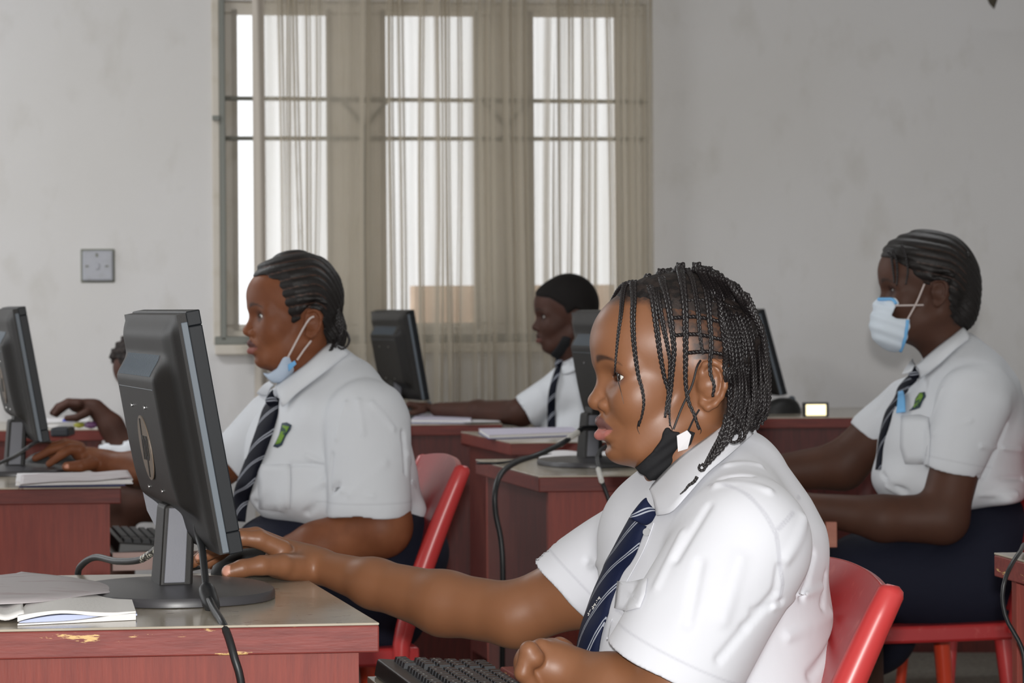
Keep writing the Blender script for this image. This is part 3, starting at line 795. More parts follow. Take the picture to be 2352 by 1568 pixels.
book(qpx([(940, 968), (1078, 971), (1080, 958), (955, 956)]), TOPZ+.0005, .011, 'lilac-edged notebook on the boy\'s dark desk', 'cover_blue', top='cover_lilac')
sheet(qpx([(1060, 972), (1146, 972), (1120, 958), (1060, 958)]), TOPZ+.002, lambda u, v: 0.004, 'white sheet beside the notebook on the boy\'s desk', M['paper'])
book(qpx([(1118, 1008), (1326, 1003), (1310, 992), (1095, 993)]), TOPZ+.0005, .012, 'white notebook with blue cover on the desk corner behind the middle monitor', 'cover_blue', top='cover_lilac')
sheet(qpx([(1232, 1055), (1330, 1056), (1330, 1042), (1236, 1042)]), TOPZ+.001, lambda u, v: .006*math.sin(u*3), 'crumpled white paper lying left of the middle monitor stand', M['paper'])
sheet(qpx([(1370, 1060), (1480, 1066), (1470, 1046), (1370, 1044)]), TOPZ+.001, lambda u, v: .003+.010*u*v, 'white paper lying right of the middle monitor stand', M['paper'])
# cluttered left desk
q = desk_q
dz = 7.9
o = tag(obj('pen_case', box((W(118, 0, dz).x, dz, TOPZ), (W(160, 0, dz).x, dz+.12, TOPZ+.026)), MT('dark_case', srgb(26, 30, 38), .5).m), 'black box-shaped case on the cluttered left desk', 'case'); bev(o, .006)
zc = W(150, 962, dz).z
def lump(name, px, py, D, r, mat, label, cat, sc=(1, 1, 1), group=None):
    bm = bmesh.new(); bmesh.ops.create_icosphere(bm, subdivisions=3, radius=1)
    c = W(px, py, D)
    for v in bm.verts:
        n = 1 + .18*math.sin(v.co.x*7+v.co.z*5)*math.cos(v.co.y*6)
        v.co = Vector((v.co.x*sc[0], v.co.y*sc[1], v.co.z*sc[2]))*r*n + c
    return tag(obj(name, bm, mat, None, None, True), label, cat, group)
mb = lambda n, c, r=.5: MT(n, srgb(*c), r).m
book([W(100, 968, 8.0), W(200, 968, 8.0), W(200, 968, 8.3), W(100, 968, 8.3)], W(150, 966, 8.0).z, .014, 'cream exercise book under the far left hand', 'paper', top='paper')
lump('cap', 158, 951, 8.05, .022, mb('blue_cloth', (50, 62, 160)), 'blue cloth scrap under the far left hand', 'cloth', (1, .8, .35))
lump('pouch', 178, 962, 7.98, .015, mb('yellow_plastic', (196, 194, 80)), 'yellow plastic scrap beside the blue cloth', 'plastic scrap', (1.0, .8, .5))
lump('wrapper', 205, 962, 7.95, .018, mb('purple_film', (118, 78, 120), .25), 'purple wrapper at the end of the cluttered left desk', 'wrapper', (1, .7, .55))
lump('plastic_bag', 224, 950, 8.0, .022, MT('clear_film', srgb(172, 160, 176), .2, .6, Alpha=.7).m, 'crumpled clear plastic bag beside the purple wrapper', 'bag', (.8, .8, .9))
# lit gadget on the back desk
dd = 8.95
x0, x1 = W(1848, 0, dd).x, W(1907, 0, dd).x; z0, z1 = TOPZ, W(1880, 937, dd).z
g = thing('desk_gadget', 'small black-framed gadget with a glowing cream screen on the back desk', 'gadget', ((x0+x1)/2, dd, TOPZ))
bev(obj('gadget_case', box((x0, dd, TOPZ), (x1, dd+.03, z1+.004)), M['rubber'], g), .003)
em = MT('lit_screen', srgb(250, 236, 190), .4, Emission_Strength=1.3); em.b.inputs['Emission Color'].default_value = srgb(255, 240, 190)
bev(obj('gadget_screen', box((x0+.009, dd-.003, TOPZ+.004), (x1-.009, dd+.002, z1-.002)), em.m, g), .001)
sheet(qpx([(1900, 935), (2350, 932), (2350, 922), (1900, 924)]), TOPZ+.001, lambda u, v: .003, 'long white paper strip at the back of the wall desk', M['paper'])

# ================================================================ red chairs
def chair(c, yaw, label, top_z=.80, w=.40, parts='full', lean=.30, spindles=True, depth=.42, seat_z=.45):
    "c: centre of the seat on the floor; +X' is backwards (away from the desk)"
    X = Vector((math.cos(yaw), math.sin(yaw), 0)); Y = Vector((-math.sin(yaw), math.cos(yaw), 0))
    t = thing('red_chair', label, 'chair', (c.x, c.y, 0), 'red chairs')
    def P(x, y, z): return Vector((c.x, c.y, 0)) + X*x + Y*y + ez*z
    hd = depth/2
    def bx(z):   # backwards offset of the back rest at height z
        s = max(z-seat_z, 0)/(top_z-seat_z)
        return hd-.04 + lean*(top_z-seat_z)*(s**1.25)
    # seat, slightly dished slab
    def f(u, v):
        x = -hd + depth*u; y = -w/2 + w*v
        r = 1-.06*(2*u-1)**2
        return P(x, y*r, seat_z - .012*math.sin(math.pi*u)*math.sin(math.pi*v))
    bm = grid(f, 18, 18); thicken(bm, .034); s = obj('seat', bm, M['red'], t); autosmooth(s, 50); bev(s, .006)
    # back rest: curved shell
    def g(u, v):
        y = -w/2 + w*u; z = seat_z+.02 + (top_z-seat_z-.02)*v
        cv = .020*(1-(2*u-1)**2)
        rise = .012*(1-(2*u-1)**2)*v
        return P(bx(z)+cv, y, z+rise)
    bm = grid(g, 20, 16); thicken(bm, .012); b = obj('backrest', bm, M['red'], t); autosmooth(b, 50); bev(b, .002)
    for sy in (-1, 1):
        path = [P(bx(z)+.002, sy*w/2, z) for z in np.linspace(seat_z-.02, top_z-.004, 14)] + [P(bx(top_z)+.002, sy*w/2, top_z+.001), P(bx(top_z)+.003, sy*w/2, top_z+.005)]
        bm = bmesh.new(); add_tube(bm, path, [.016+.004*math.sin(i/13*3.1) for i in range(14)]+[.0135, .007], 12); o = obj('side_post', bm, M['red_tube'], t); autosmooth(o, 60)
    for sx, sy in ((-1, -1), (-1, 1), (1, -1), (1, 1)):
        path = [P(sx*(hd-.05), sy*(w/2-.04), seat_z-.03), P(sx*(hd-.01), sy*(w/2-.01), 0.0)]
        bm = bmesh.new(); add_tube(bm, path, [.019, .014], 12); autosmooth(obj('leg', bm, M['red_tube'] if sy < 0 else M['orange_leg'], t), 60)
    for sy in (-1, 1):
        obj('stretcher', tube([P(-hd+.03, sy*(w/2-.025), .20), P(hd-.03, sy*(w/2-.025), .20)], .009, 8), M['orange_leg'], t)
    obj('stretcher', tube([P(0, -w/2+.03, .20), P(0, w/2-.03, .20)], .009, 8), M['orange_leg'], t)
    return t, P
# ================================================================ implicit surfaces for bodies and clothes
f32 = np.float32
def V3(p): return np.array([p[0], p[1], p[2]], f32)
def smin(a, b, k):
    if k <= 0: return np.minimum(a, b)
    h = np.maximum(k-np.abs(a-b), 0)/k
    return np.minimum(a, b) - h*h*k*0.25
def smax(a, b, k): return -smin(-a, -b, k)
def d_cap(P, a, b, r1, r2):
    ab = b-a; L = float(ab@ab)+1e-12
    t = np.clip(((P-a)@ab)/L, 0, 1)
    q = P-a-t[:, None]*ab
    return np.sqrt(np.einsum('ij,ij->i', q, q)) - (r1+(r2-r1)*t)
def d_ell(P, c, r, R):
    q = (P-c)@R          # R columns = local axes
    k0 = np.sqrt(((q/r)**2).sum(1)); k1 = np.sqrt(((q/(r*r))**2).sum(1))+1e-9
    return k0*(k0-1)/k1
I3 = np.eye(3, dtype=f32)
class SD:
    def __init__(s): s.ops = []
    def add(s, f, c, R, k, mode): s.ops.append((f, V3(c), float(R), k, mode)); return s
    def cap(s, a, b, r1, r2=None, k=.01, mode='u'):
        a, b = V3(a), V3(b); r2 = r1 if r2 is None else r2
        return s.add(lambda P: d_cap(P, a, b, r1, r2), (a+b)/2, np.linalg.norm(a-b)/2+max(r1, r2), k, mode)
    def ell(s, c, r, R=I3, k=.01, mode='u'):
        c = V3(c); r = V3(r); R = np.asarray(R, f32)
        return s.add(lambda P: d_ell(P, c, r, R), c, r.max(), k, mode)
    def poly(s, pts, rs, k=.01, mode='u', kk=.002):
        pts = [V3(p) for p in pts]
        rs = list(rs) if hasattr(rs, '__len__') else [rs]*len(pts)
        def f(P):
            d = None
            for i in range(len(pts)-1):
                e = d_cap(P, pts[i], pts[i+1], rs[i], rs[i+1]); d = e if d is None else smin(d, e, kk)
            return d
        c = sum(pts)/len(pts); R = max(np.linalg.norm(p-c) for p in pts)+max(rs)
        return s.add(f, c, R, k, mode)
    def plane(s, p, n, k=.004):
        "keeps the side the normal points away from"
        p = V3(p); n = V3(n); n = n/np.linalg.norm(n)
        return s.add(lambda P: (P-p)@n, p, 1e3, k, 'i')
    def group(s, g, c, R, k=.01, mode='u'): return s.add(lambda P: g(P), c, R, k, mode)
    def disp(s, fn, c, R): return s.add(fn, c, R, 0, 'd')
    def __call__(s, P, cull=None):
        d = np.full(len(P), 1.0, f32)
        for f, c, R, k, mode in s.ops:
            if cull is not None and mode != 'i':
                q = np.maximum(np.maximum(cull[0]-c, c-cull[1]), 0)
                if np.linalg.norm(q) > R+0.06: continue
            if mode == 'd': d = d + f(P)
            elif mode == 'u': d = smin(d, f(P), k)
            elif mode == 's': d = smax(d, -f(P), k)
            else: d = smax(d, f(P), k)
        return d.astype(f32)
def polyclip(axes, o, pts, rnd=0.0):
    "signed distance to a polygon in the plane spanned by two axes"
    ax = np.stack([V3(axes[0]), V3(axes[1])], 1); o = V3(o); pts = np.array(pts, f32)
    def f(P):
        q = (P-o)@ax
        d = np.full(len(q), 1e9, f32); sgn = np.ones(len(q), f32); n = len(pts)
        for i in range(n):
            a, b = pts[i], pts[i-1]
            e = b-a; w = q-a
            t = np.clip((w@e)/(e@e), 0, 1); bb = w-t[:, None]*e
            d = np.minimum(d, (bb**2).sum(1))
            c1 = q[:, 1] >= a[1]; c2 = q[:, 1] < b[1]; c3 = e[0]*w[:, 1] > e[1]*w[:, 0]
            al = (c1 & c2 & c3) | (~c1 & ~c2 & ~c3)
            sgn = np.where(al, -sgn, sgn)
        return sgn*np.sqrt(d) - rnd
    return f
def mesh_sdf(sd, lo, hi, h, B=8):
    lo = V3(lo); hi = V3(hi)
    nb = np.ceil((hi-lo)/(h*B)).astype(int)
    ii = np.stack(np.meshgrid(*[np.arange(n) for n in nb], indexing='ij'), -1).reshape(-1, 3)
    cen = lo + (ii.astype(f32)+.5)*h*B
    act = np.zeros(len(ii), bool)
    for s in range(0, len(ii), 200000):
        act[s:s+200000] = np.abs(sd(cen[s:s+200000])) < h*B*0.87*1.5+0.004
    ii = ii[act]
    # order blocks so that chunks are compact
    key = (ii//4)@np.array([1000000, 1000, 1]); ii = ii[np.argsort(key, kind='stable')]
    key = (ii//4)@np.array([1000000, 1000, 1])
    g = np.arange(B+1)
    loc = np.stack(np.meshgrid(g, g, g, indexing='ij'), -1).reshape(-1, 3)
    N = (nb*B+2).astype(np.int64)
    ids, pos, quads = [], [], []
    cuts = np.flatnonzero(np.diff(key))+1
    chunks = np.split(ii, cuts)
    corners = [(a, b, c) for a in (0, 1) for b in (0, 1) for c in (0, 1)]
    edges = [(i, j) for i in range(8) for j in range(i+1, 8) if sum(abs(corners[i][q]-corners[j][q]) for q in range(3)) == 1]
    for ch in chunks:
        if len(ch) == 0: continue
        G = (ch[:, None, :]*B + loc[None]).reshape(-1, 3)
        P = lo + G.astype(f32)*f32(h)
        v = sd(P, (P.min(0), P.max(0))).reshape(len(ch), B+1, B+1, B+1)
        S = v < 0
        cnt = sum(S[:, a:B+a, b:B+b, c:B+c].astype(np.int8) for a, b, c in corners)
        m = (cnt > 0) & (cnt < 8)
        n_, x_, y_, z_ = np.nonzero(m)
        if len(n_) == 0: continue
        cv = np.stack([v[n_, x_+a, y_+b, z_+c] for a, b, c in corners], 1)
        acc = np.zeros((len(n_), 3), f32); k = np.zeros(len(n_), f32)
        for i, j in edges:
            a, b = cv[:, i], cv[:, j]; mm = (a < 0) != (b < 0)
            t = np.where(mm, a/(a-b+1e-20), 0)
            p = np.array(corners[i], f32)+t[:, None]*(np.array(corners[j], f32)-np.array(corners[i], f32))
            acc += np.where(mm[:, None], p, 0); k += mm
        gi = ch[n_]*B + np.stack([x_, y_, z_], 1)
        pos.append(lo + (gi.astype(f32)+acc/k[:, None])*f32(h))
        cid = (gi[:, 0].astype(np.int64)*N[1]+gi[:, 1])*N[2]+gi[:, 2]
        ids.append(cid)
        s0 = S[n_, x_, y_, z_]
        for ax, (o1, o2) in enumerate((((0, 1, 0), (0, 0, 1)), ((0, 0, 1), (1, 0, 0)), ((1, 0, 0), (0, 1, 0)))):
            d = [0, 0, 0]; d[ax] = 1
            s1 = S[n_, x_+d[0], y_+d[1], z_+d[2]]
            mm = s0 != s1
            c0 = cid[mm]
            e1 = (o1[0]*N[1]+o1[1])*N[2]+o1[2]; e2 = (o2[0]*N[1]+o2[1])*N[2]+o2[2]
            q = np.stack([c0, c0-e1, c0-e1-e2, c0-e2], 1)
            fl = ~s0[mm]
            q[fl] = q[fl][:, ::-1]
            quads.append(q)
    ids = np.concatenate(ids); pos = np.concatenate(pos); quads = np.concatenate(quads)
    o = np.argsort(ids); ids = ids[o]; pos = pos[o]
    fi = np.searchsorted(ids, quads.ravel()); fi = np.clip(fi, 0, len(ids)-1)
    ok = (ids[fi] == quads.ravel()).reshape(-1, 4).all(1)
    return pos, fi.reshape(-1, 4)[ok]
def sdf_obj(name, sd, lo, hi, h, mat, parent, attrs=None, label=None, relax=1):
    pos, q = mesh_sdf(sd, lo, hi, h)
    for _ in range(relax):   # light smoothing of the lattice marks
        acc = np.zeros_like(pos); cnt = np.zeros(len(pos), f32)
        for i in range(4):
            a, b = q[:, i], q[:, (i+1) % 4]
            for k in range(3): acc[:, k] += np.bincount(a, pos[b, k], len(pos)) + np.bincount(b, pos[a, k], len(pos))
            cnt += np.bincount(a, minlength=len(pos)) + np.bincount(b, minlength=len(pos))
        av = acc/np.maximum(cnt, 1)[:, None]
        pos = np.where(cnt[:, None] > 0, pos*.5+av*.5, pos)
    A = attrs(pos) if attrs else None
    me = npmesh(name, pos, q, A)
    return obj(name, me, mat, parent, label)
def march(sd, px, py, d0, d1, off=0.0, n=160):
    "first hit of the sight line through px, py with a surface, pulled off towards the viewer"
    o = np.array(W(px, py, d0), f32); e = np.array(W(px, py, d1), f32)
    t = np.linspace(0, 1, n, dtype=f32); P = o+t[:, None]*(e-o)
    v = sd(P)
    i = np.flatnonzero(v < 0)
    if len(i) == 0:
        j = int(np.argmin(v)); return P[j], False, P[j]
    i = i[0]
    if i == 0: return P[0], True, P[0]
    w = v[i-1]/(v[i-1]-v[i]); p = P[i-1]+w*(P[i]-P[i-1])
    e_ = 0.0015
    gr = np.array([sd((p+e_*ax)[None])[0]-sd((p-e_*ax)[None])[0] for ax in I3]); gr = gr/(np.linalg.norm(gr)+1e-9)
    return p+gr*off, True, gr
def on(sd, pts, d0, d1, off=0.001):
    "photograph positions laid on a surface; misses take the neighbour's distance"
    out = []; last = None
    for px, py in pts:
        p, hit, _ = march(sd, px, py, d0, d1, off)
        if not hit:
            p = np.array(W(px, py, float(last) if last is not None else float(p[1])), f32)
        last = p[1]; out.append(Vector([float(a) for a in p]))
    return out
def patch_on(sd, poly, d0, d1, off, name, mat, parent, n=14, lift=0.0012):
    "a cloth or embroidered patch: a polygon of the side view laid on a surface with its own thickness"
    xs = [p[0] for p in poly]; ys = [p[1] for p in poly]
    c = (sum(xs)/len(xs), sum(ys)/len(ys))
    m = []
    for i in range(len(poly)):
        a, b = poly[i], poly[(i+1) % len(poly)]
        for k in range(4): m.append((a[0]+(b[0]-a[0])*k/4, a[1]+(b[1]-a[1])*k/4))
    bm = bmesh.new(); rings = []
    for s in (1.0, .66, .33):
        rings.append([bm.verts.new(p) for p in on(sd, [(c[0]+(x-c[0])*s, c[1]+(y-c[1])*s) for x, y in m], d0, d1, off)])
    cc = bm.verts.new(on(sd, [c], d0, d1, off)[0]); N_ = len(m)
    for r0, r1 in zip(rings, rings[1:]):
        for i in range(N_): bm.faces.new((r0[i], r0[(i+1) % N_], r1[(i+1) % N_], r1[i]))
    for i in range(N_): bm.faces.new((rings[-1][i], rings[-1][(i+1) % N_], cc))
    thicken(bm, lift)
    return obj(name, bm, mat, parent, None, True)

# ---------------------------------------------------------------- a head in its own frame
class Frame:
    "x forward, y to the person's left, z up"
    def __init__(s, o, yaw, pitch=0.0, roll=0.0, sc=1.0):
        # yaw: heading in the world, 180 deg = facing left in the picture
        cy, sy = math.cos(yaw), math.sin(yaw)
        f = np.array([cy, sy, 0]); l = np.array([-sy, cy, 0]); u = np.array([0, 0, 1.0])
        cp, sp = math.cos(pitch), math.sin(pitch)      # pitch > 0 looks up
        f, u = f*cp+u*sp, u*cp-f*sp
        cr, sr = math.cos(roll), math.sin(roll)
        l, u = l*cr+u*sr, u*cr-l*sr
        s.R = np.stack([f, l, u], 1).astype(f32); s.o = V3(o); s.s = sc
    def p(s, x, y, z): return s.o + s.R@np.array([x, y, z], f32)*s.s
    def inv(s, P): return ((P-s.o)@s.R)/s.s
def rotm(ax, a):
    c, s_ = math.cos(a), math.sin(a)
    if ax == 'x': m = [[1, 0, 0], [0, c, -s_], [0, s_, c]]
    elif ax == 'y': m = [[c, 0, s_], [0, 1, 0], [-s_, 0, c]]
    else: m = [[c, -s_, 0], [s_, c, 0], [0, 0, 1]]
    return np.array(m, f32)
def head_ops(sd, Fm, g, eyes=True):
    "g: dict of shape tweaks"
    s = Fm.s; p = Fm.p
    def E(c, r, R=I3, k=.012, mode='u'): sd.ell(p(*c), np.array(r)*s, Fm.R@R, k*s, mode)
    def K(a, b, r1, r2=None, k=.012, mode='u'): sd.cap(p(*a), p(*b), r1*s, (r2 or r1)*s, k*s, mode)
    def PL(pts, rs, k=.006, mode='u'): sd.poly([p(*q) for q in pts], [r*s for r in rs] if hasattr(rs, '__len__') else rs*s, k*s, mode)
    G = dict(fore=.098, jaw=0.0, chin=(.060, -.092), chin_r=.020, nose=.0925, nose_z=-.038, nose_r=.0105, bridge=.080, lipu=.087, lipl=.0885, cheek=.0, back=.104, alar=.0140, top=.110)
    G.update(g)
    E((-.004, 0, .030), ((G['fore']-.012+G['back'])/2+.002, .074, G['top']-.030))           # cranium
    sd.ops[-1] = sd.ops[-1]
    E((-G['back']+.070, 0, .018), (.070, .068, .070), k=.02)
    E((G['fore']-.053, 0, .030), (.053, .055, .052), k=.02)
    E((.033, 0, -.032), (.053, .057, .062), k=.02)                     # mid face
    E((.022+G['jaw'], 0, -.074), (.054, .049, .040), k=.02)          # lower face
    E((G['chin'][0], 0, G['chin'][1]), (G['chin_r'], G['chin_r']*1.15, G['chin_r']*.95), k=.016)
    for sy in (-1, 1):
        E((.050, sy*.036, -.034), (.028, .024+G['cheek'], .028+G['cheek']), k=.02)
        K((.045, sy*.030, -.092), (-.022, sy*.054, -.052), .017, .018, k=.02)
        K((-.022, sy*.055, -.052), (-.026, sy*.058, -.01), .018, .02, k=.02)
        K((G['fore']-.016, sy*.010, .006), (.062, sy*.046, .004), .0095, .010, k=.014)   # brow
    K((.028, 0, -.086), (-.04, 0, -.080), .026, .040, k=.03)            # under the chin to the neck
    # eye sockets
    for sy in (-1, 1):
        E((.093, sy*.034, -.011), (.016, .0185, .012), k=.014, mode='s')
    # nose
    n = G['nose']; nz = G['nose_z']
    PL([(G['bridge'], 0, .000), (G['bridge']+.003, 0, -.012), ((G['bridge']+n)/2+.003, 0, (nz-.012)/2-.003), (n, 0, nz)], [.0065, .0068, .0078, G['nose_r']], k=.010)
    E((n-.001, 0, nz), (G['nose_r']*1.02, G['nose_r']*1.15, G['nose_r']*.92), k=.006)
    for sy in (-1, 1):
        E((n-.0105, sy*G['alar'], nz-.0045), (.0120, .0086, .0086), k=.0022)
        K((n-.006, sy*.0065, nz-.0165), (n-.010, sy*.008, nz-.009), .0030, .0036, k=.003, mode='s')
        PL([(n-.019, sy*.0200, nz+.006), (n-.0225, sy*.0242, nz-.002), (n-.0245, sy*.0235, nz-.011)],   .0018, k=.004, mode='s')
    K((n-.018, 0, nz-.016), (n-.008, 0, nz-.010), .0055, .005, k=.004)   # columella
    # muzzle and lips
    lu, ll = G['lipu'], G['lipl']; lz = G.get('lip_z', -.071)
    E((.067, 0, lz+.002), (lu-.067-.001, .028, .025), k=.012)
    PL([(lu-.020, .0245, lz+.001), (lu-.0075, .0135, lz+.0065), (lu-.0005, .0035, lz+.0088), (lu-.0008, 0, lz+.0078), (lu-.0005, -.0035, lz+.0088), (lu-.0075, -.0135, lz+.0065), (lu-.020, -.0245, lz+.001)], [.0028, .0060, .0066, .0064, .0066, .0060, .0028], k=.0035)
    PL([(ll-.021, .0235, lz-.001), (ll-.0085, .0125, lz-.0070), (ll-.0010, 0, lz-.0080), (ll-.0085, -.0125, lz-.0070), (ll-.021, -.0235, lz-.001)], [.0028, .0066, .0078, .0066, .0028], k=.0035)
    PL([(lu-.020, .0260, lz), (lu-.002, .0125, lz+.0002), (lu+.008, 0, lz-.0008), (lu-.002, -.0125, lz+.0002), (lu-.020, -.0260, lz)], .0011, k=.0028, mode='s')
    E((lu-.001, 0, lz-.0200), (.010, .016, .0030), k=.010, mode='s')       # fold below the lip
    PL([(lu+.003, 0, nz-.020), (lu+.004, 0, lz+.017)], [.0018, .0024], k=.004, mode='s')   # philtrum
    # eyelids around the eyeballs
    ex_, ey_, ez_, er = G.get('eye', (.0640, .0315, -.0085, .0120))
    if eyes:
        for sy in (-1, 1):
            E((ex_, sy*ey_, ez_), (er+.0018,)*3, k=.005)
            # opening, wrapping round to the side
            eh, ew = G.get('eye_open', .0050)*s, G.get('eye_wide', .0150)*s
            Rr_ = (ew*ew+eh*eh)/(2*eh); cc_ = p(ex_+.0015, sy*(ey_+.0003), ez_-.0003); uz = Fm.R[:, 2]
            ca_, cb_ = V3(cc_+uz*(Rr_-eh)), V3(cc_-uz*(Rr_-eh))
            sd.add((lambda ca_, cb_, Rr_: lambda P: np.maximum(np.sqrt(((P-ca_)**2).sum(1)), np.sqrt(((P-cb_)**2).sum(1)))-Rr_)(ca_, cb_, f32(Rr_)), cc_, .016*s, .0012*s, 's')
            E((ex_, sy*ey_, ez_), (er-.0006,)*3, k=.0, mode='s')
            PL([(ex_+.0135, sy*(ey_-.011), ez_+.0050), (ex_+.0125, sy*(ey_+.003), ez_+.0090), (ex_+.0035, sy*(ey_+.0135), ez_+.0050)], .0007, k=.0025, mode='s')   # lid crease
    # ears
    for sy in (-1, 1):
        ear(sd, Fm, sy, *G.get('ear', (-.030, .0785, -.018)), sc=G.get('ear_sc', 1.0))
def ear(sd, Fm, sy, cx, cy, cz, sc=1.0):
    s = Fm.s*sc
    a = -math.radians(24)*sy      # stands off from the head, opening forwards
    Rl = rotm('z', a)@rotm('y', math.radians(-8))
    def q(x, y, z):
        v = Rl@np.array([x, sy*y, z], f32)
        return Fm.p(cx+v[0]*sc, sy*cy+v[1]*sc, cz+v[2]*sc)
    g = SD()
    g.ell(q(-.001, .003, 0), np.array((.0165, .0042, .0255))*s, Fm.R@Rl, 0)
    hel = [(.010, .004, .004), (.0135, .006, .013), (.010, .008, .0225), (0, .009, .0272), (-.0105, .0092, .0235), (-.0162, .009, .013), (-.0170, .0085, .000), (-.0140, .007, -.012), (-.0075, .006, -.0215), (.0005, .005, -.0265), (.0075, .004, -.0225), (.0095, .003, -.015)]
    g.poly([q(*h) for h in hel], [r*s for r in (.0028, .0034, .0038, .0040, .0041, .0040, .0037, .0035, .0042, .0050, .0044, .0028)], .003*s)
    anti = [(.001, .007, .018), (-.0055, .0075, .010), (-.0085, .0078, .000), (-.0055, .0072, -.0095), (.002, .0062, -.0125)]
    g.poly([q(*h) for h in anti], [r*s for r in (.0022, .0028, .0030, .0030, .0030)], .0035*s)
    g.ell(q(.001, .0110, -.001), np.array((.0082, .0098, .0092))*s, Fm.R@Rl, .003*s, 's')
    g.ell(q(-.0115, .0125, .004), np.array((.0022, .005, .014))*s, Fm.R@Rl, .002*s, 's')
    g.ell(q(.0095, .0055, -.003), np.array((.0040, .0046, .0060))*s, Fm.R@Rl, .003*s)      # tragus
    g.cap(q(.004, .0, .0), q(.004, -.012, 0), .014*s, .016*s, .006*s)
    sd.group(g, q(0, .004, 0), .040*s, .0030*s, 'u')

# ---------------------------------------------------------------- skin, cloth, hair
def skin(name, base, dark, lipc=(150, 84, 76), lip_dark=(96, 58, 54), rough=.46, patch=(150, 96, 66), spec=.42):
    m = MT(name, srgb(*base), rough, spec)
    m.b.inputs['Subsurface Weight'].default_value = 0.12; m.b.inputs['Subsurface Radius'].default_value = (.012, .005, .003); m.b.inputs['Subsurface Scale'].default_value = .3
    m.mix(m.math('MULTIPLY', m.ramp(m.noise(14, 4), .42, .68), .45), srgb(*patch))
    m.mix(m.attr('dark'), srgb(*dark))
    m.mix(m.attr('lip'), srgb(*lipc)); m.mix(m.attr('lipup'), srgb(*lip_dark))
    m.mix(m.attr('brow'), srgb(38, 28, 24)); m.mix(m.math('MULTIPLY', m.attr('scalp'), m.math('ADD', m.math('MULTIPLY', m.ramp(m.noise(160, 3), .4, .6), .32), .64)), srgb(48, 38, 35)); m.mix(m.attr('nail'), srgb(206, 150, 130))
    m.bump(m.noise(420, 3), .12, .0004).bump(m.noise(60, 3), .08, .001)
    return m.m
M['skin1'] = skin('skin_warm_brown', (128, 85, 58), (92, 56, 42), (156, 96, 88), (98, 66, 62), rough=.44, patch=(120, 80, 56))
M['skin2'] = skin('skin_brown', (112, 66, 42), (72, 42, 30), (132, 78, 70), (84, 50, 46), rough=.54, spec=.26)
M['skin3'] = skin('skin_deep_brown', (74, 49, 39), (52, 32, 26), (92, 58, 52), (66, 42, 38), patch=(86, 56, 43), rough=.56, spec=.22)
M['skin4'] = skin('skin_dark_brown', (66, 42, 34), (46, 28, 24), (88, 54, 48), (62, 40, 36), patch=(78, 48, 38), rough=.56, spec=.22)
m = MT('white_shirt_cotton', srgb(203, 204, 210), .8, .2); m.b.inputs['Sheen Weight'].default_value = .15
m.bump(m.noise(9, 4, (1, 1, .6)), .22, .008).bump(m.noise(900, 2), .12, .0003)
m.mix(m.attr('seam'), srgb(160, 160, 170)); M['shirt'] = m.m
m = MT('white_shirt_worn', srgb(204, 207, 212), .8, .2); m.bump(m.noise(8, 4, (1, 1, .6)), .45, .012); m.mix(m.attr('seam'), srgb(184, 186, 192)); M['shirt2'] = m.m
m = MT('navy_skirt_cloth', srgb(24, 26, 40), .85, .2); m.bump(m.noise(14, 4), .4, .01); M['navy'] = m.m
m = MT('black_hair', srgb(24, 20, 20), .48, .5); m.bump(m.noise(300, 3), .6, .001); M['hair'] = m.m
m = MT('braid_hair', srgb(27, 23, 24), .42, .5); M['braid'] = m.m
m = MT('scalp_hair', srgb(42, 34, 31), .7, .3); m.mix(m.ramp(m.noise(110, 4), .45, .62), srgb(20, 17, 17)); m.bump(m.noise(260, 4), .8, .0015); M['scalp'] = m.m
m = MT('cropped_hair', srgb(22, 19, 18), .8, .2); m.bump(m.noise(420, 3), .8, .001); M['crop'] = m.m
m = MT('black_mask_cloth', srgb(30, 30, 32), .8, .2); m.bump(m.noise(420, 2), .3, .0006); M['mask_black'] = m.m
m = MT('white_mask_cloth', srgb(206, 216, 226), .75, .2); m.bump(m.noise(24, 3), .3, .003); M['mask_white'] = m.m
m = MT('pale_blue_mask_cloth', srgb(176, 190, 208), .75, .2); m.bump(m.noise(40, 3), .3, .002); M['mask_pale'] = m.m
M['mask_blue'] = MT('blue_mask_edge', srgb(112, 176, 226), .7).m
M['loop_white'] = MT('white_elastic', srgb(196, 184, 180), .7).m
M['loop_black'] = MT('black_elastic', srgb(26, 22, 24), .6).m
M['button'] = MT('clear_button', srgb(150, 150, 152), .25).m
# eyes: white ball with iris and pupil by the local direction attribute
def eye_mat():
    m = MT('eyeball', srgb(226, 222, 214), .08, .7)
    m.mix(m.attr('iris'), srgb(34, 19, 13)); m.mix(m.attr('pupil'), srgb(8, 7, 7)); return m.m
M['eye'] = eye_mat()
def eyeball(Fm, g, sy, body, look=(1, 0, 0)):
    ex_, ey_, ez_, er = g.get('eye', (.0640, .0315, -.0085, .0120))
    c = Fm.p(ex_, sy*ey_, ez_); r = er*Fm.s
    bm = bmesh.new(); bmesh.ops.create_icosphere(bm, subdivisions=5, radius=1)
    P = np.array([v.co[:] for v in bm.verts], f32)
    L = Fm.R@(np.array(look, f32)/np.linalg.norm(look))
    d = P@L
    bulge = np.where(d > .88, 1+.055*(1-((1-d)/.12)**2), 1)
    me = bpy.data.meshes.new('eyeball')
    for v, k in zip(bm.verts, bulge): v.co = Vector([float(a) for a in (c+np.array(v.co[:])*r*k)])
    bm.to_mesh(me); bm.free()
    for n_, th in (('iris', .868), ('pupil', .972)):
        at = me.attributes.new(n_, 'FLOAT', 'POINT'); at.data.foreach_set('value', np.clip((d-th)/.012, 0, 1).astype(np.float32))
    return obj('eyeball', me, M['eye'], body, None, True)
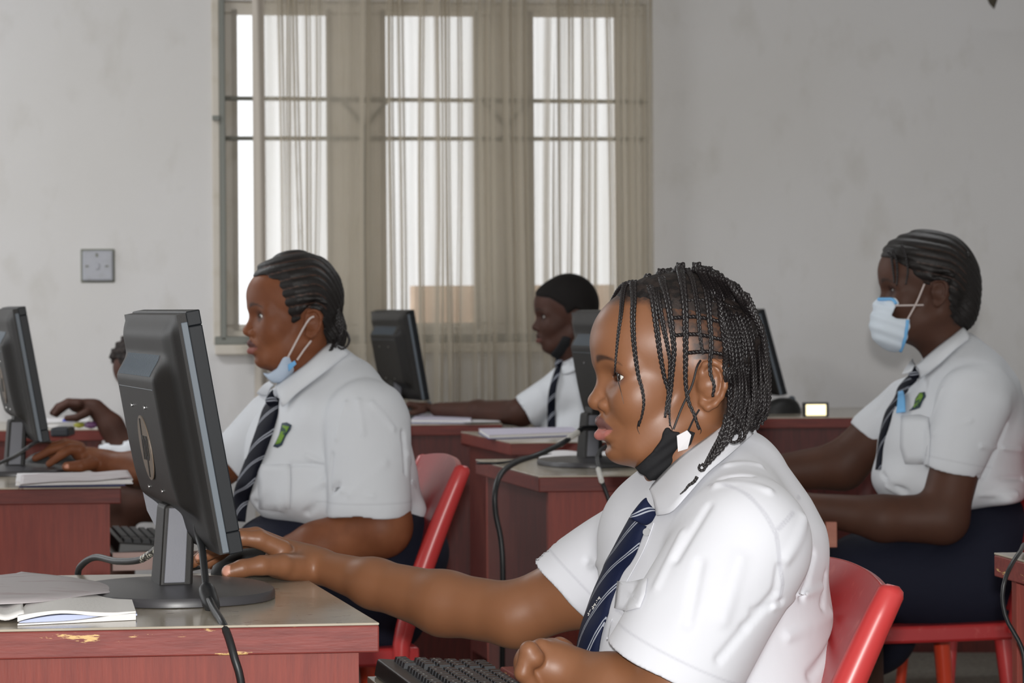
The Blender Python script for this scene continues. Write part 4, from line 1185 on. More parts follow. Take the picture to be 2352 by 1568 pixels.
def head_attrs(Fm, g, hair_poly=None, extra=None, nails=(), nostril=True):
    lz = g.get('lip_z', -.071); lu = g.get('lipu', .087)
    ex_, ey_, ez_, er = g.get('eye', (.0640, .0315, -.0085, .0120))
    hp = polyclip(((1, 0, 0), (0, 0, 1)), (0, 0, 0), hair_poly) if hair_poly else None
    br = g.get('brow_z', .0085); eh, ew = g.get('eye_open', .0050), g.get('eye_wide', .0150); Rl_ = (ew*ew+eh*eh)/(2*eh)
    def f(P):
        q = Fm.inv(P.astype(f32)); x, y, z = q.T; ay = np.abs(y)
        near = (x > .0) & (x < .13) & (ay < .08) & (z > -.13) & (z < .13)
        # lips by an almond in front view
        w = np.clip(1-(ay/.027)**2, 0, 1)
        upp = np.clip((w*.0165-(z-lz))/.0015, 0, 1)*np.clip((z-lz+.0006)/.001, 0, 1)*(x > lu-.026)*near*(w > 0)
        low = np.clip((w*.0165+(z-lz))/.0015, 0, 1)*np.clip((lz-z+.0006)/.001, 0, 1)*(x > lu-.026)*near*(w > 0)
        bz = br+ .010 - 16*(ay-.030)**2*1.0 - .0045
        brow = np.clip((.0056*np.clip(1.35-ay/.050, .15, 1)-np.abs(z-bz))/.0026, 0, 1)*np.clip((ay-.014)/.005, 0, 1)*(ay < .054)*(x > .03)*near*.85
        lx, ly = x-(ex_+.0015), ay-(ey_+.0003)
        rr = lx**2+ly**2; dl = np.maximum(np.sqrt(rr+(z-ez_+.0003-(Rl_-eh))**2), np.sqrt(rr+(z-ez_+.0003+(Rl_-eh))**2))-Rl_
        brow = np.maximum(brow, np.clip(1-np.abs(dl)/.0014, 0, 1)*np.where(z > ez_-.001, .95, .45)*(x > ex_-.012)*near*(np.sqrt(rr+(z-ez_)**2) < er+.006))
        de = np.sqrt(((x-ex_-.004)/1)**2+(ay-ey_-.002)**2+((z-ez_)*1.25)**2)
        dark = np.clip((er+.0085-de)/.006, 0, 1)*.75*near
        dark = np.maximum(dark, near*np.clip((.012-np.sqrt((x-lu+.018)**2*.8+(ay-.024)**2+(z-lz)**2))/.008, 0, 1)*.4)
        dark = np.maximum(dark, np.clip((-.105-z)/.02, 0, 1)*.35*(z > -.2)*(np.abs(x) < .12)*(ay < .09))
        sc = np.zeros(len(P), f32)
        if hp is not None:
            sc = np.clip((-hp(q)+.004)/.008, 0, 1)*(np.abs(x) < .14)*(z > -.12)*(z < .15)*(ay < .10)
            ec = g.get('ear', (-.030, .0785, -.018))
            sc = sc*np.where((ay > ec[1]-.015) & (np.abs(x-ec[0]) < .021) & (np.abs(z-ec[2]) < .030), 0, 1)
        nail = np.zeros(len(P), f32)
        for c, n_, r in nails:
            dd = P-V3(c); nn_ = V3(n_)
            nail = np.maximum(nail, np.clip((r-np.sqrt((dd**2).sum(1)))/.002, 0, 1)*((dd@nn_) > -.002))
        out = dict(lip=low, lipup=upp, brow=brow, dark=dark, scalp=sc, nail=nail)
        if extra: extra(P, q, out)
        return out
    return f
def braid_path(path, r, pitch=None, taper=.55, sides=6, spp=8):
    "a plaited tail: three strands wound along a path, as one mesh"
    L = sum((b-a).length for a, b in zip(path, path[1:]))
    pitch = pitch or r*4.2
    n = max(8, int(L/pitch*spp))
    pts = catmull(path, n); fr = frames(pts)
    bm = bmesh.new(); NS = 3
    for s in range(NS):
        rings = []
        for i, p in enumerate(pts):
            t, a, b = fr[i]; k = i/n
            rr = r*(1-(1-taper)*k**1.5)
            ph = 2*math.pi*i/spp + s*2*math.pi/NS
            # figure-of-eight plait
            c = p + b*(math.sin(ph)*rr*.62) + a*(math.sin(2*ph)*rr*.34)
            rings.append([bm.verts.new(c + (a*math.cos(2*math.pi*j/sides)+b*math.sin(2*math.pi*j/sides))*rr*.56) for j in range(sides)])
        for A_, B_ in zip(rings, rings[1:]):
            for j in range(sides): bm.faces.new((A_[j], A_[(j+1) % sides], B_[(j+1) % sides], B_[j]))
        bm.faces.new(rings[0][::-1]); bm.faces.new(rings[-1])
    return bm
def ribbon(path, width_vecs, th, mat, name, parent, uvname=None, nv=7, crown=0.0, nrm=None):
    "a strip (tie, strap): path points with half-width vectors"
    me = None; n = len(path)
    bm = bmesh.new(); uv = bm.loops.layers.uv.new('UVMap')
    L = [0]
    for a, b in zip(path, path[1:]): L.append(L[-1]+(b-a).length)
    g = []
    for i in range(n):
        row = []
        for j in range(nv):
            t = -1+2*j/(nv-1)
            c = path[i]+width_vecs[i]*t
            if nrm is not None: c = c + nrm[i]*crown*(1-t*t)
            row.append(bm.verts.new(c))
        g.append(row)
    W_ = {}
    for i in range(n):
        for j in range(nv): W_[g[i][j]] = ((-1+2*j/(nv-1))*width_vecs[i].length, L[i])
    for i in range(n-1):
        for j in range(nv-1):
            f = bm.faces.new((g[i][j], g[i+1][j], g[i+1][j+1], g[i][j+1]))
            for lp in f.loops: lp[uv].uv = W_[lp.vert]
    bmesh.ops.recalc_face_normals(bm, faces=bm.faces)
    o = obj(name, bm, mat, parent, None, True)
    md = o.modifiers.new('thick', 'SOLIDIFY'); md.thickness = th; md.offset = 0
    return o
def tie_mat(name, navy, period=.038, ang=.75):
    m = MT(name, srgb(*navy), .7, .15)
    uv = m.n('ShaderNodeUVMap'); sp = m.n('ShaderNodeSeparateXYZ'); m.l(uv.outputs[0], sp.inputs[0])
    v = m.math('ADD', m.math('MULTIPLY', sp.outputs[0], ang), sp.outputs[1])
    v = m.math('MULTIPLY', v, 1/period); fr_ = m.math('FRACT', v, 0)
    for a, b in ((.10, .16), (.22, .28)):
        s1 = m.math('MULTIPLY', m.math('GREATER_THAN', fr_, a), m.math('LESS_THAN', fr_, b)); m.mix(s1, srgb(150, 154, 164))
    m.bump(m.noise(1400, 1, (1, .2, 1)), .3, .0004)
    return m.m
M['tie'] = tie_mat('navy_tie_silver_stripes', (20, 27, 52), .062, 1.5)
M['tie2'] = tie_mat('dark_tie_grey_stripes', (13, 16, 28), .062, 1.1)
# ================================================================ the girl in front
def near_far(pts, dd): return [W(x, y, dd) for x, y in pts]
def fold_disp(folds, amp_noise=0.0, fz=1.0):
    "creases: capsules that push the cloth in or out; plus a slow ripple"
    fl = [(V3(a), V3(b), w, h) for a, b, w, h in folds]
    def f(P):
        d = np.zeros(len(P), f32)
        for a, b, w, h in fl:
            e = d_cap(P, a, b, 0, 0); d -= h*np.exp(-(e/w)**2)
        if amp_noise:
            x, y, z = (P*fz).T
            d -= amp_noise*(np.sin(31*x+17*z+3*np.sin(11*y))*np.sin(23*z-13*x+2*np.sin(19*x))+.5*np.sin(67*x-41*z+2*np.sin(29*z)))
        return d
    return f
def tie_from(SS, D, LL, RR_, root, mat, knot, crown=.009, dmin=-.02, dmax=.07):
    C_, Wv = [], []
    for l, r in zip(LL, RR_):
        pr, hr, _ = march(SS, r[0], r[1], D-.4, D+.3, .006)
        pl, hl, _ = march(SS, l[0], l[1], D-.4, D+.3, .006)
        dr_ = float(pr[1]) if hr else D-.03
        dl = float(pl[1]) if hl else dr_+.045
        dl = min(max(dl, dr_+dmin), dr_+dmax)
        A_, B_ = W(l[0], l[1], dl), W(r[0], r[1], dr_)
        C_.append((A_+B_)/2); Wv.append((B_-A_)/2)
    n = Vector((-.5, -.8, .2)).normalized()
    N_ = 44
    tie = ribbon(catmull(C_, N_), catmull(Wv, N_), .0025, mat, 'tie', root, crown=crown, nrm=[n]*(N_+1))
    pts = []
    d_ = min(p.y for p in (C_[0]-Wv[0], C_[0]+Wv[0]))
    kp = [W(x, y, d_-.004) for x, y in knot]
    top, rgt, bot, lft = kp
    kn = ribbon([top.lerp(rgt, .5)+Vector((0, .002, .004)), (top+rgt+bot+lft)/4, bot.lerp(lft, .45)], [(rgt-top)/2, (rgt-lft)*.46, (bot-lft)/2], .006, mat, 'tie_knot', tie, crown=.010, nrm=[n]*3)
    md = kn.modifiers.new('sub', 'SUBSURF'); md.levels = 2; md.render_levels = 2
    return tie
def tie_pt(o, p):
    "depth of the part of a strip nearest to p in the side view"
    b = min(o.data.vertices, key=lambda v: (v.co.x-p.x)**2+(v.co.z-p.z)**2); return b.co.y
def girl_front():
    D = 3.37
    q = lambda x, y, d=0.0: W(x, y, D+d)
    root = thing('person', 'front girl in white shirt and striped tie, black mask under her chin, reaching left', 'person', (0.25, 3.4, 0), 'pupils at the computers')
    Fm = Frame(q(1545, 850), math.radians(188), 0, 0)
    G = dict(fore=.0975, nose=.0925, lipu=.0885, lipl=.0895, chin=(.0645, -.094), eye_open=.0082, eye_wide=.0180, eye=(.0612, .0335, -.0085, .0124))
    sd = SD(); head_ops(sd, Fm, G)
    head = SD(); head.ops = list(sd.ops)
    hb = SD(); head_ops(hb, Fm, G, eyes=False)
    # neck, chest, shoulders
    sd.cap(q(1570, 985), q(1625, 1150), .050, .056, k=.03)
    sd.ell(q(1650, 1260), (.10, .15, .11), k=.04)
    # far arm: shoulder, elbow, wrist
    sh, el, wr = q(1470, 1270, .17), q(1175, 1412, .20), q(712, 1290, .37)
    sd.cap(sh, q(1330, 1350, .18), .050, .046, k=.03)
    sd.cap(q(1340, 1345, .18), el, .047, .0395, k=.02)
    sd.cap(el, q(1010, 1383, .25), .0395, .0400, k=.015)
    sd.cap(q(1010, 1383, .25), q(850, 1335, .31), .0400, .0310, k=.015)
    sd.cap(q(850, 1335, .31), wr, .0310, .0205, k=.015)
    # far hand over the mouse
    h = lambda x, y, d: W(x, y, d)
    sd.ell(h(655, 1278, 3.765), (.038, .040, .0185), rotm('y', math.radians(-8)), k=.014)
    sd.cap(h(725, 1292, 3.74), h(660, 1275, 3.76), .0205, .022, k=.016)
    fing = [
        ([h(640, 1255, 3.73), h(588, 1230, 3.72), h(548, 1226, 3.715), h(500, 1248, 3.71), h(452, 1272, 3.71)], [.0135, .0120, .0100, .0090, .0072]),
        ([h(640, 1250, 3.76), h(580, 1222, 3.755), h(530, 1222, 3.75), h(478, 1250, 3.75), h(435, 1282, 3.75)], [.0135, .0115, .0100, .0090, .0072]),
        ([h(640, 1255, 3.79), h(585, 1230, 3.785), h(540, 1235, 3.785), h(495, 1262, 3.785), h(462, 1288, 3.785)], [.0130, .0112, .0096, .0086, .0070]),
        ([h(645, 1265, 3.815), h(600, 1250, 3.82), h(560, 1258, 3.82), h(528, 1278, 3.82), h(505, 1294, 3.82)], [.0115, .0100, .0086, .0078, .0064]),
    ]
    for pts, rs in fing: sd.poly(pts, rs, k=.007, kk=.004)
    sd.poly([h(690, 1297, 3.725), h(640, 1290, 3.695), h(592, 1290, 3.675), h(548, 1296, 3.665), h(517, 1304, 3.66)], [.018, .0150, .0125, .0112, .0098], k=.012, kk=.004)
    sd.ell(h(650, 1300, 3.72), (.030, .022, .013), k=.012)
    sd.poly([h(600, 1262, 3.69), h(585, 1240, 3.70)], [.002, .001], k=.003, mode='s')
    # near arm, forearm and fist
    nel, nwr = q(1500, 1660, -.19), q(1290, 1545, -.13)
    sd.cap(q(1690, 1280, -.17), nel, .052, .046, k=.03)
    sd.cap(nel, q(1400, 1585, -.16), .046, .040, k=.02)
    sd.cap(q(1400, 1590, -.16), nwr, .040, .0285, k=.015)
    hh = lambda x, y, d: W(x, y, 3.24+d)
    sd.ell(hh(1238, 1532, .0), (.036, .028, .030), rotm('y', math.radians(20)), k=.012)
    sd.cap(nwr, hh(1262, 1530, 0), .027, .026, k=.014)
    for i, (x0, y0, x1, y1, x2, y2) in enumerate([(1205, 1495, 1190, 1545, 1215, 1580), (1232, 1490, 1212, 1548, 1235, 1588), (1256, 1490, 1236, 1552, 1256, 1592), (1280, 1495, 1262, 1552, 1278, 1592)]):
        d_ = -.030+.020*i
        sd.poly([hh(x0+10, y0+16, d_), hh(x0, y0, d_), hh(x1, y1, d_), hh(x2, y2, d_+.006)], [.012, .0112, .0100, .0088], k=.005, kk=.003)
    sd.poly([hh(1262, 1530, .03), hh(1285, 1498, .035), hh(1272, 1484, .03)], [.014, .012, .010], k=.008)
    # lap (off the picture but there)
    sd.cap(q(1760, 1800, -.10), q(1300, 1810, -.10), .075, .06, k=.04); sd.cap(q(1760, 1800, .10), q(1300, 1810, .10), .075, .06, k=.04)
    for dy in (-.10, .10):
        a = q(1300, 1810, dy)
        sd.cap(a, Vector((a.x+.02, a.y, .10)), .055, .035, k=.03)
        sd.cap(Vector((a.x+.04, a.y, .045)), Vector((a.x-.13, a.y, .035)), .036, .026, k=.02)
    HP = [(.078, .078), (.040, .078), (.026, .045), (-.006, .036), (-.010, .004), (-.030, .010), (-.046, .006), (-.052, -.030), (-.048, -.062), (-.075, -.078), (-.15, -.06), (-.15, .15), (.07, .15), (.090, .088)]
    nails = [(h(513, 1300, 3.652), (-.6, -.7, .3), .0085), (h(450, 1266, 3.705), (-.6, -.3, .7), .007)]
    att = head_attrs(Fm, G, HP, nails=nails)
    body = sdf_obj('body', sd, (-.62, 3.0, -.02), (.55, 3.93, 1.20), .0018, M['skin1'], root, att)
    # finer head laid out as the same skin: the face is meshed again at a finer step
    for sy in (-1, 1): eyeball(Fm, G, sy, body, look=(1, .10 if sy > 0 else .0, .02))
    # eyelashes
    bm = bmesh.new()
    for sy in (-1, 1):
        for k in range(16):
            t = math.radians(-25+135*k/15); r_ = .0142
            vx, vy = r_*math.cos(t), r_*math.sin(t)
            hh_ = .0082*math.sqrt(max(0, 1-((vx-.0015)**2+(vy-.0003)**2)/.0180**2))
            sc_ = math.sqrt(max(.0, 1-(hh_/r_)**2))
            a0 = Fm.p(.0612+vx*sc_, sy*(.0335+vy*sc_), -.0085+hh_+.0004)
            o_ = Fm.R@np.array([math.cos(t), sy*math.sin(t), .15], f32); u_ = Fm.R@np.array([0, 0, 1], f32)
            add_tube(bm, [Vector(a0), Vector(a0+o_*.0022), Vector(a0+o_*.0042+u_*.0012), Vector(a0+o_*.0052+u_*.0030)], [.0004, .00035, .00025, .0001], 4)
    obj('eyelashes', bm, M['hair'], body)
    # ---- scalp layer
    hs = SD()
    c = Fm.p(0, 0, 0)
    HC = [(.074, .084), (.040, .082), (.030, .070), (-.030, .066), (-.060, .040), (-.060, .000), (-.052, -.030), (-.050, -.062), (-.075, -.080), (-.15, -.06), (-.15, .15), (.07, .15), (.086, .094)]
    pc = polyclip(((1, 0, 0), (0, 0, 1)), (0, 0, 0), HC, .002)
    hs.group(hb, Fm.p(0, 0, .02), .16, 0)
    hs.ops[-1] = (lambda P: hb(P)-(-.0012+.0055*np.clip(-pc(Fm.inv(P))/.016, 0, 1)), V3(Fm.p(0, 0, .0)), .2, 0, 'u')
    hs.add(lambda P: pc(Fm.inv(P)), (0, 0, 0), 1e3, .004, 'i')
    ec = Fm.p(-.030, .0735, -.018)
    for sy in (-1, 1): hs.ell(Fm.p(-.028, sy*.078, -.018), (.024, .02, .032), Fm.R, k=.003, mode='s')
    def rows(P):
        qq = Fm.inv(P); x, y, z = qq.T
        return -.0022*np.maximum(0, np.sin(z*2*np.pi/.0195+x*18))**2*(z < .075) + .0006*np.sin(x*700)*np.sin(z*650)
    hs.disp(rows, Fm.p(0, 0, 0), .2)
    hair = sdf_obj('hair', hs, c-.16, c+.16, .0022, M['scalp'], root)
    # ---- braids
    HH = SD(); HH.ops = list(hb.ops); HH.cap(q(1570, 985), q(1625, 1150), .050, .056, k=.03)
    d0, d1 = D-.17, D+.05
    B = []
    def br(pts, r=.0036, off=.006, taper=.5, lift=None, mirror=True):
        P3 = on(HH, pts, d0, d1, off)
        if lift: P3 = [p+Vector((0, -lift*math.sin(math.pi*i/(len(P3)-1)), 0)) for i, p in enumerate(P3)]
        B.append((P3, r, taper))
        return P3
    knots = [(1443, 655), (1484, 643), (1516, 627), (1564, 616), (1601, 616), (1645, 632), (1690, 668)]
    br([(1450, 662), (1443, 654), (1437, 676), (1430, 729), (1423, 775), (1419, 816), (1418, 840), (1418, 857)], .0032, .005, .3)
    br([(1464, 655), (1459, 664), (1459, 695), (1456, 741), (1457, 787), (1459, 832), (1464, 867), (1472, 901), (1474, 936), (1465, 978)], .0040, .0055, .3)
    br([(1490, 636), (1484, 646), (1500, 683), (1505, 729), (1510, 775), (1516, 821), (1523, 867), (1528, 901), (1524, 936), (1524, 965)], .0044, .006, .35)
    br([(1510, 640), (1512, 690), (1522, 750), (1530, 790), (1537, 830), (1533, 880), (1530, 930), (1536, 983)], .0036, .005, .3)
    br([(1520, 625), (1518, 634), (1526, 672), (1536, 718), (1542, 764), (1546, 810), (1542, 855), (1533, 901), (1529, 930), (1533, 960)], .0044, .0075, .4)
    br([(1566, 612), (1563, 622), (1566, 660), (1571, 718), (1572, 787), (1574, 844), (1578, 878), (1584, 924), (1592, 949), (1601, 985)], .0046, .0075, .35)
    br([(1603, 610), (1602, 622), (1610, 655), (1620, 695), (1625, 752), (1628, 798), (1631, 844), (1636, 890), (1643, 922)], .0042, .008, .4)
    br([(1580, 625), (1590, 660), (1600, 720), (1605, 780), (1612, 820)], .0036, .005, .5)
    br([(1630, 620), (1638, 650), (1646, 700), (1653, 760), (1659, 810), (1664, 867), (1668, 915), (1664, 960), (1652, 1005)], .0044, .0075, .5)
    # plaits laid along the side of the head
    for y0, x0 in ((700, 1560), (737, 1545), (776, 1545), (816, 1568)):
        br([(x0, y0), (x0+50, y0-2), (x0+90, y0+6), (1700, y0+26), (1728, y0+60)], .0030, .0025, .9)
    rng = random.Random(5)
    # the mass falling at the back
    NB = 42
    for k in range(NB):
        t = k/(NB-1)
        sx = 1606+104*t+rng.uniform(-5, 5); sy_ = 622+62*t**1.6+rng.uniform(-4, 4)
        bx = 1672+86*t**.8+rng.uniform(-4, 4); by = 800+rng.uniform(-30, 30)
        ex2 = 1672+78*t+rng.uniform(-9, 9); ey2 = 985+rng.uniform(-30, 26)-12*abs(t-.5)
        lay = .004+.010*rng.random()
        pts = [(sx, sy_), (sx+(bx-sx)*.38, sy_+ (by-sy_)*.30), (sx+(bx-sx)*.80, sy_+(by-sy_)*.68), (bx, by), (bx+7*t, by+70), ((bx+ex2)/2+9, by+130), (ex2, ey2)]
        P3 = []
        last = None
        for i, (x, y) in enumerate(pts):
            dd_ = .105*math.sqrt(max(0, 1-((x-1585)/195)**2)) if abs(x-1585) < 195 else 0
            yy = D - max(dd_*.80, .012) - lay - (.012 if i > 3 else 0)
            p, hit, _ = march(HH, x, y, d0, d1, lay)
            if hit and y < 900: yy = float(p[1])
            P3.append(W(x, y, yy))
        B.append((P3, .0036+rng.uniform(-.0005, .0005), .6))
    # under-layer and the nape group
    for k in range(12):
        t = k/11
        x0 = 1668+70*t
        P3 = [W(x0, 850, D-.075+.05*t), W(x0+6, 920, D-.075+.05*t), W(x0-6*t, 980, D-.08+.05*t), W(x0-24+rng.uniform(-8, 8), 1015+rng.uniform(-14, 10), D-.085+.04*t)]
        B.append((P3, .0042, .6))
    nd = D-.155
    for P_, r, tp in (([(1668, 960), (1658, 1000), (1645, 1035), (1628, 1060), (1610, 1078)], .0042, .7), ([(1676, 965), (1668, 1005), (1652, 1035), (1630, 1058)], .0044, .6),
                      ([(1682, 970), (1672, 1010), (1655, 1030), (1640, 1050)], .0042, .6), ([(1662, 975), (1648, 1010), (1632, 1038), (1615, 1068)], .003, .6),
                      ([(1604, 1072), (1600, 1079), (1604, 1086), (1612, 1084), (1613, 1076), (1606, 1071)], .0020, 1),
                      ([(1670, 985), (1690, 990), (1696, 1005), (1690, 1020), (1676, 1022), (1668, 1012)], .0026, .8),
                      ([(1690, 960), (1704, 990), (1706, 1010), (1694, 1022)], .003, .7),
                      ([(1596, 1100), (1588, 1112), (1576, 1120), (1568, 1130), (1556, 1140)], .0026, .3)):
        B.append(([W(x, y, nd - .004) for x, y in P_], r, tp))
    # the unseen far side, mirrored through the head
    far = []
    for P3, r, tp in B[:9]+B[13:18]:
        m_ = []
        for p in P3:
            u = Fm.inv(np.array(p, f32)[None])[0]; m_.append(Vector(Fm.p(u[0], -u[1], u[2])))
        far.append((m_, r, tp))
    for i, (P3, r, tp) in enumerate(B+far):
        o = obj('braid', braid_path(catmull(P3, 14), r, None, tp), M['braid'], hair, None, True)
        o['kind'] = 'part' if False else o.get('kind', '') or 'part'
        del o['kind']
    # thin ends below the plaits
    for pts, r in (([(1418, 856), (1421, 880), (1426, 905), (1431, 930)], .0006), ([(1464, 968), (1461, 985), (1466, 1000)], .0008), ([(1535, 978), (1540, 992), (1538, 1000)], .0008), ([(1601, 980), (1606, 992), (1603, 1000)], .0008)):
        obj('hair_wisp', tube(catmull(on(HH, pts, d0, d1, .002), 12), [r*(1-.7*i/12) for i in range(13)], 5), M['hair'], hair)

    # ---- shirt
    def build_shirt():
        s = SD()
        # trunk
        s.ell(q(1635, 1240, 0), (.104, .155, .100), rotm('y', math.radians(8)), k=.05)
        s.ell(q(1640, 1370, 0), (.126, .160, .120), k=.04)
        s.ell(q(1622, 1530, 0), (.150, .165, .140), k=.04)
        s.ell(q(1640, 1720, 0), (.160, .180, .120), k=.06)
        s.ell(q(1505, 1290, .055), (.068, .095, .095), rotm('y', math.radians(-25)), k=.04)
        s.cap(q(1635, 1090, 0), q(1645, 1180, 0), .056, .080, k=.04)
        s.cap(q(1655, 1105, -.03), q(1690, 1225, -.13), .046, .070, k=.04)
        s.cap(q(1600, 1130, .05), q(1480, 1260, .15), .055, .062, k=.05)
        s.cap(q(1712, 1110, 0), q(1765, 1260, 0), .042, .062, k=.04)
        # near sleeve
        g = SD()
        a, b = q(1705, 1255, -.155), q(1500, 1590, -.185)
        g.cap(a, b, .076, .0800, k=.02)
        ax = Vector(b)-Vector(a)
        ax.normalize()
        hemc = q(1477, 1526, -.185)
        hn = Vector((ax.x*.92, ax.y, ax.z)) ; hn = Vector((-.38, 0.0, -1)).normalized()
        hn = Vector((-.44, 0.03, -.895)).normalized()
        g.plane(hemc, hn, k=.002)
        g.cap(q(1555, 1500, -.180), q(1440, 1688, -.19), .066, .0735, k=.006, mode='s')
        s.group(g, (Vector(a)+Vector(b))/2, .28, .010)
        # far sleeve
        g2 = SD()
        a2, b2 = q(1480, 1262, .155), q(1270, 1372, .185)
        g2.cap(a2, b2, .068, .0600, k=.02)
        hn2 = Vector((-.80, .1, -.62)).normalized()
        hn2 = (Vector(q(1240, 1312, .18))-Vector(q(1333, 1410, .18))); hn2 = Vector((hn2.z, 0, -hn2.x)).normalized()
        if hn2.x > 0: hn2 = -hn2
        g2.plane(q(1286, 1362, .18), hn2, k=.002)
        g2.cap(q(1400, 1305, .17), q(1180, 1410, .2), .058, .0555, k=.006, mode='s')
        s.group(g2, (Vector(a2)+Vector(b2))/2, .22, .012)
        # neck opening
        s.cap(q(1560, 1000, 0), q(1622, 1150, 0), .054, .052, k=.01, mode='s')
        # creases
        near = -.17
        fo = []
        def cr(p, r, w, h_, d_a=None):
            A = march(s, p[0], p[1], D-.4, D+.2)[0]; B_ = march(s, r[0], r[1], D-.4, D+.2)[0]; fo.append((A, B_, w*.62, h_*1.05))
        cr((1780, 1310), (1770, 1370), .006, -.004); cr((1770, 1370), (1700, 1450), .008, -.006); cr((1700, 1450), (1640, 1520), .008, -.005)
        cr((1770, 1400), (1880, 1360), .007, .005); cr((1785, 1390), (1720, 1410), .006, -.004)
        cr((1890, 1330), (1878, 1400), .008, -.006); cr((1895, 1420), (1800, 1470), .010, .005); cr((1905, 1470), (1850, 1560), .010, -.006)
        cr((1640, 1120), (1760, 1135), .008, .006); cr((1650, 1105), (1720, 1100), .006, -.004); cr((1665, 1075), (1740, 1078), .007, .005); cr((1620, 1170), (1545, 1290), .008, -.0045)
        cr((1600, 1300), (1570, 1440), .010, -.004); cr((1690, 1290), (1650, 1430), .014, .004); cr((1560, 1230), (1500, 1350), .008, .004)
        cr((1420, 1240), (1380, 1330), .008, -.005); cr((1400, 1290), (1350, 1300), .008, .005); cr((1340, 1290), (1380, 1390), .007, -.004)
        cr((1840, 1200), (1800, 1290), .012, .005); cr((1860, 1280), (1830, 1380), .008, -.004)
        # seams
        sm = []
        def seam(pts): sm.append([march(s, x, y, D-.4, D+.25)[0] for x, y in pts])
        seam([(1622, 1118), (1665, 1122), (1712, 1145), (1752, 1190), (1776, 1235), (1782, 1300), (1790, 1350), (1782, 1385)])
        seam([(1830, 1150), (1812, 1190), (1782, 1222)])
        s.disp(fold_disp(fo, .0010, 1.0), q(1640, 1350), .5)
        return s, sm
    shirt, seams = build_shirt()
    hem_n = Vector((-.44, 0.03, -.895)).normalized(); hem_c = Vector(q(1477, 1526, -.185))
    hem2_n = (Vector(q(1240, 1312, .18))-Vector(q(1333, 1410, .18))); hem2_n = Vector((hem2_n.z, 0, -hem2_n.x)).normalized()
    if hem2_n.x > 0: hem2_n = -hem2_n
    hem2_c = Vector(q(1286, 1362, .18))
    def shirt_attr(P):
        d = np.full(len(P), 1e9, f32)
        for sline in seams:
            for a, b in zip(sline, sline[1:]): d = np.minimum(d, np.abs(d_cap(P, V3(a), V3(b), 0, 0)-.0015))
        r = np.clip(1-d/.0022, 0, 1)*.5
        for c_, n_, x in ((hem_c, hem_n, None), (hem2_c, hem2_n, None)):
            h_ = (P-V3(c_))@V3(n_); near_ = np.sqrt(((P-V3(c_))**2).sum(1)) < .125
            r = np.maximum(r, np.clip(1-np.abs(h_+.026)/.0022, 0, 1)*near_*.45)
        return dict(seam=r)
    sh_o = sdf_obj('shirt', shirt, (.0, 3.0, .50), (.44, 3.72, 1.02), .0025, M['shirt'], root, shirt_attr)
    # collar: near and far leaf with a fold
    SS = shirt
    def leaf(top, bot, name='collar', d0_=D-.3, d1_=D+.2, offt=.012, offb=.006, th=.0022):
        T = catmull(top, 24); Bt = catmull(bot, 24)
        def f(u, v):
            i = int(round(u*24)); p = T[i].lerp(Bt[i], v)
            bulge = .010*math.sin(math.pi*v)
            return p + Vector((0, -bulge, bulge*.4))
        bm = grid(f, 25, 9); thicken(bm, th); return obj(name, bm, M['shirt'], sh_o, None, True)
    top = [W(1655, 985, D-.045), W(1628, 1008, D-.060), W(1590, 1035, D-.066), W(1550, 1065, D-.062), W(1515, 1098, D-.050), W(1487, 1128, D-.036)]
    bots = [(1720, 1012), (1672, 1060), (1625, 1100), (1580, 1150), (1545, 1185), (1512, 1192)]
    bot = []
    for x, y in bots:
        p, hit, _ = march(SS, x, y, D-.35, D+.1, .005); bot.append(Vector(p) if hit else W(x, y, D-.05))
    leaf(top, bot)
    top2 = [W(1480, 1108, D+.03), W(1475, 1115, D+.01), W(1470, 1125, D-.01), W(1466, 1135, D-.02)]
    bot2 = [W(1425, 1165, D+.06), W(1432, 1175, D+.035), W(1445, 1185, D+.01), W(1468, 1185, D-.02)]
    leaf(top2, bot2)
    # collar stand round the back of the neck
    def stand(u, v):
        a_ = math.radians(-150+300*u)
        c_ = Vector(q(1612, 1095, 0)).lerp(Vector(q(1600, 1035, 0)), v)
        return c_ + Vector((math.cos(a_)*(.068-.004*v), math.sin(a_)*(.067-.004*v), -.045*(-math.cos(a_)*.5)*(1)+.012*math.cos(a_)))
    bm = grid(stand, 40, 4); thicken(bm, .002); obj('collar_stand', bm, M['shirt'], sh_o, None, True)
    # pocket and placket, button
    patch_on(SS, [(1412, 1338), (1440, 1340), (1480, 1333), (1474, 1370), (1462, 1400), (1430, 1408), (1404, 1400)], D-.4, D+.2, .001, 'shirt_pocket', M['shirt'], sh_o, lift=.0010)
    pl_ = on(SS, [(1497, 1205), (1478, 1255), (1455, 1300), (1432, 1340), (1412, 1385), (1396, 1430), (1386, 1470)], D-.4, D+.2, .0012)
    obj('placket', tube(catmull(pl_, 30), .0007, 6), M['shirt'], sh_o, None, True)
    p_, hit, _ = march(SS, 1482, 1227, D-.4, D+.2, .002)
    bm = bmesh.new(); c_ = Vector(p_); add_tube(bm, [c_, c_+Vector((-.0007, -.0022, .0003))], .0045, 16); obj('button', bm, M['button'], sh_o)
    # tie
    LL = [(1441, 1192), (1413, 1235), (1400, 1270), (1378, 1310), (1355, 1360), (1340, 1400), (1323, 1450), (1316, 1500), (1313, 1560), (1312, 1640)]
    RR_ = [(1477, 1212), (1470, 1240), (1450, 1275), (1428, 1315), (1408, 1355), (1390, 1400), (1372, 1450), (1360, 1500), (1352, 1560), (1350, 1640)]
    tie = tie_from(SS, D, LL, RR_, root, M['tie'], [(1481, 1150), (1509, 1191), (1477, 1213), (1440, 1192)])
    bm = bmesh.new()
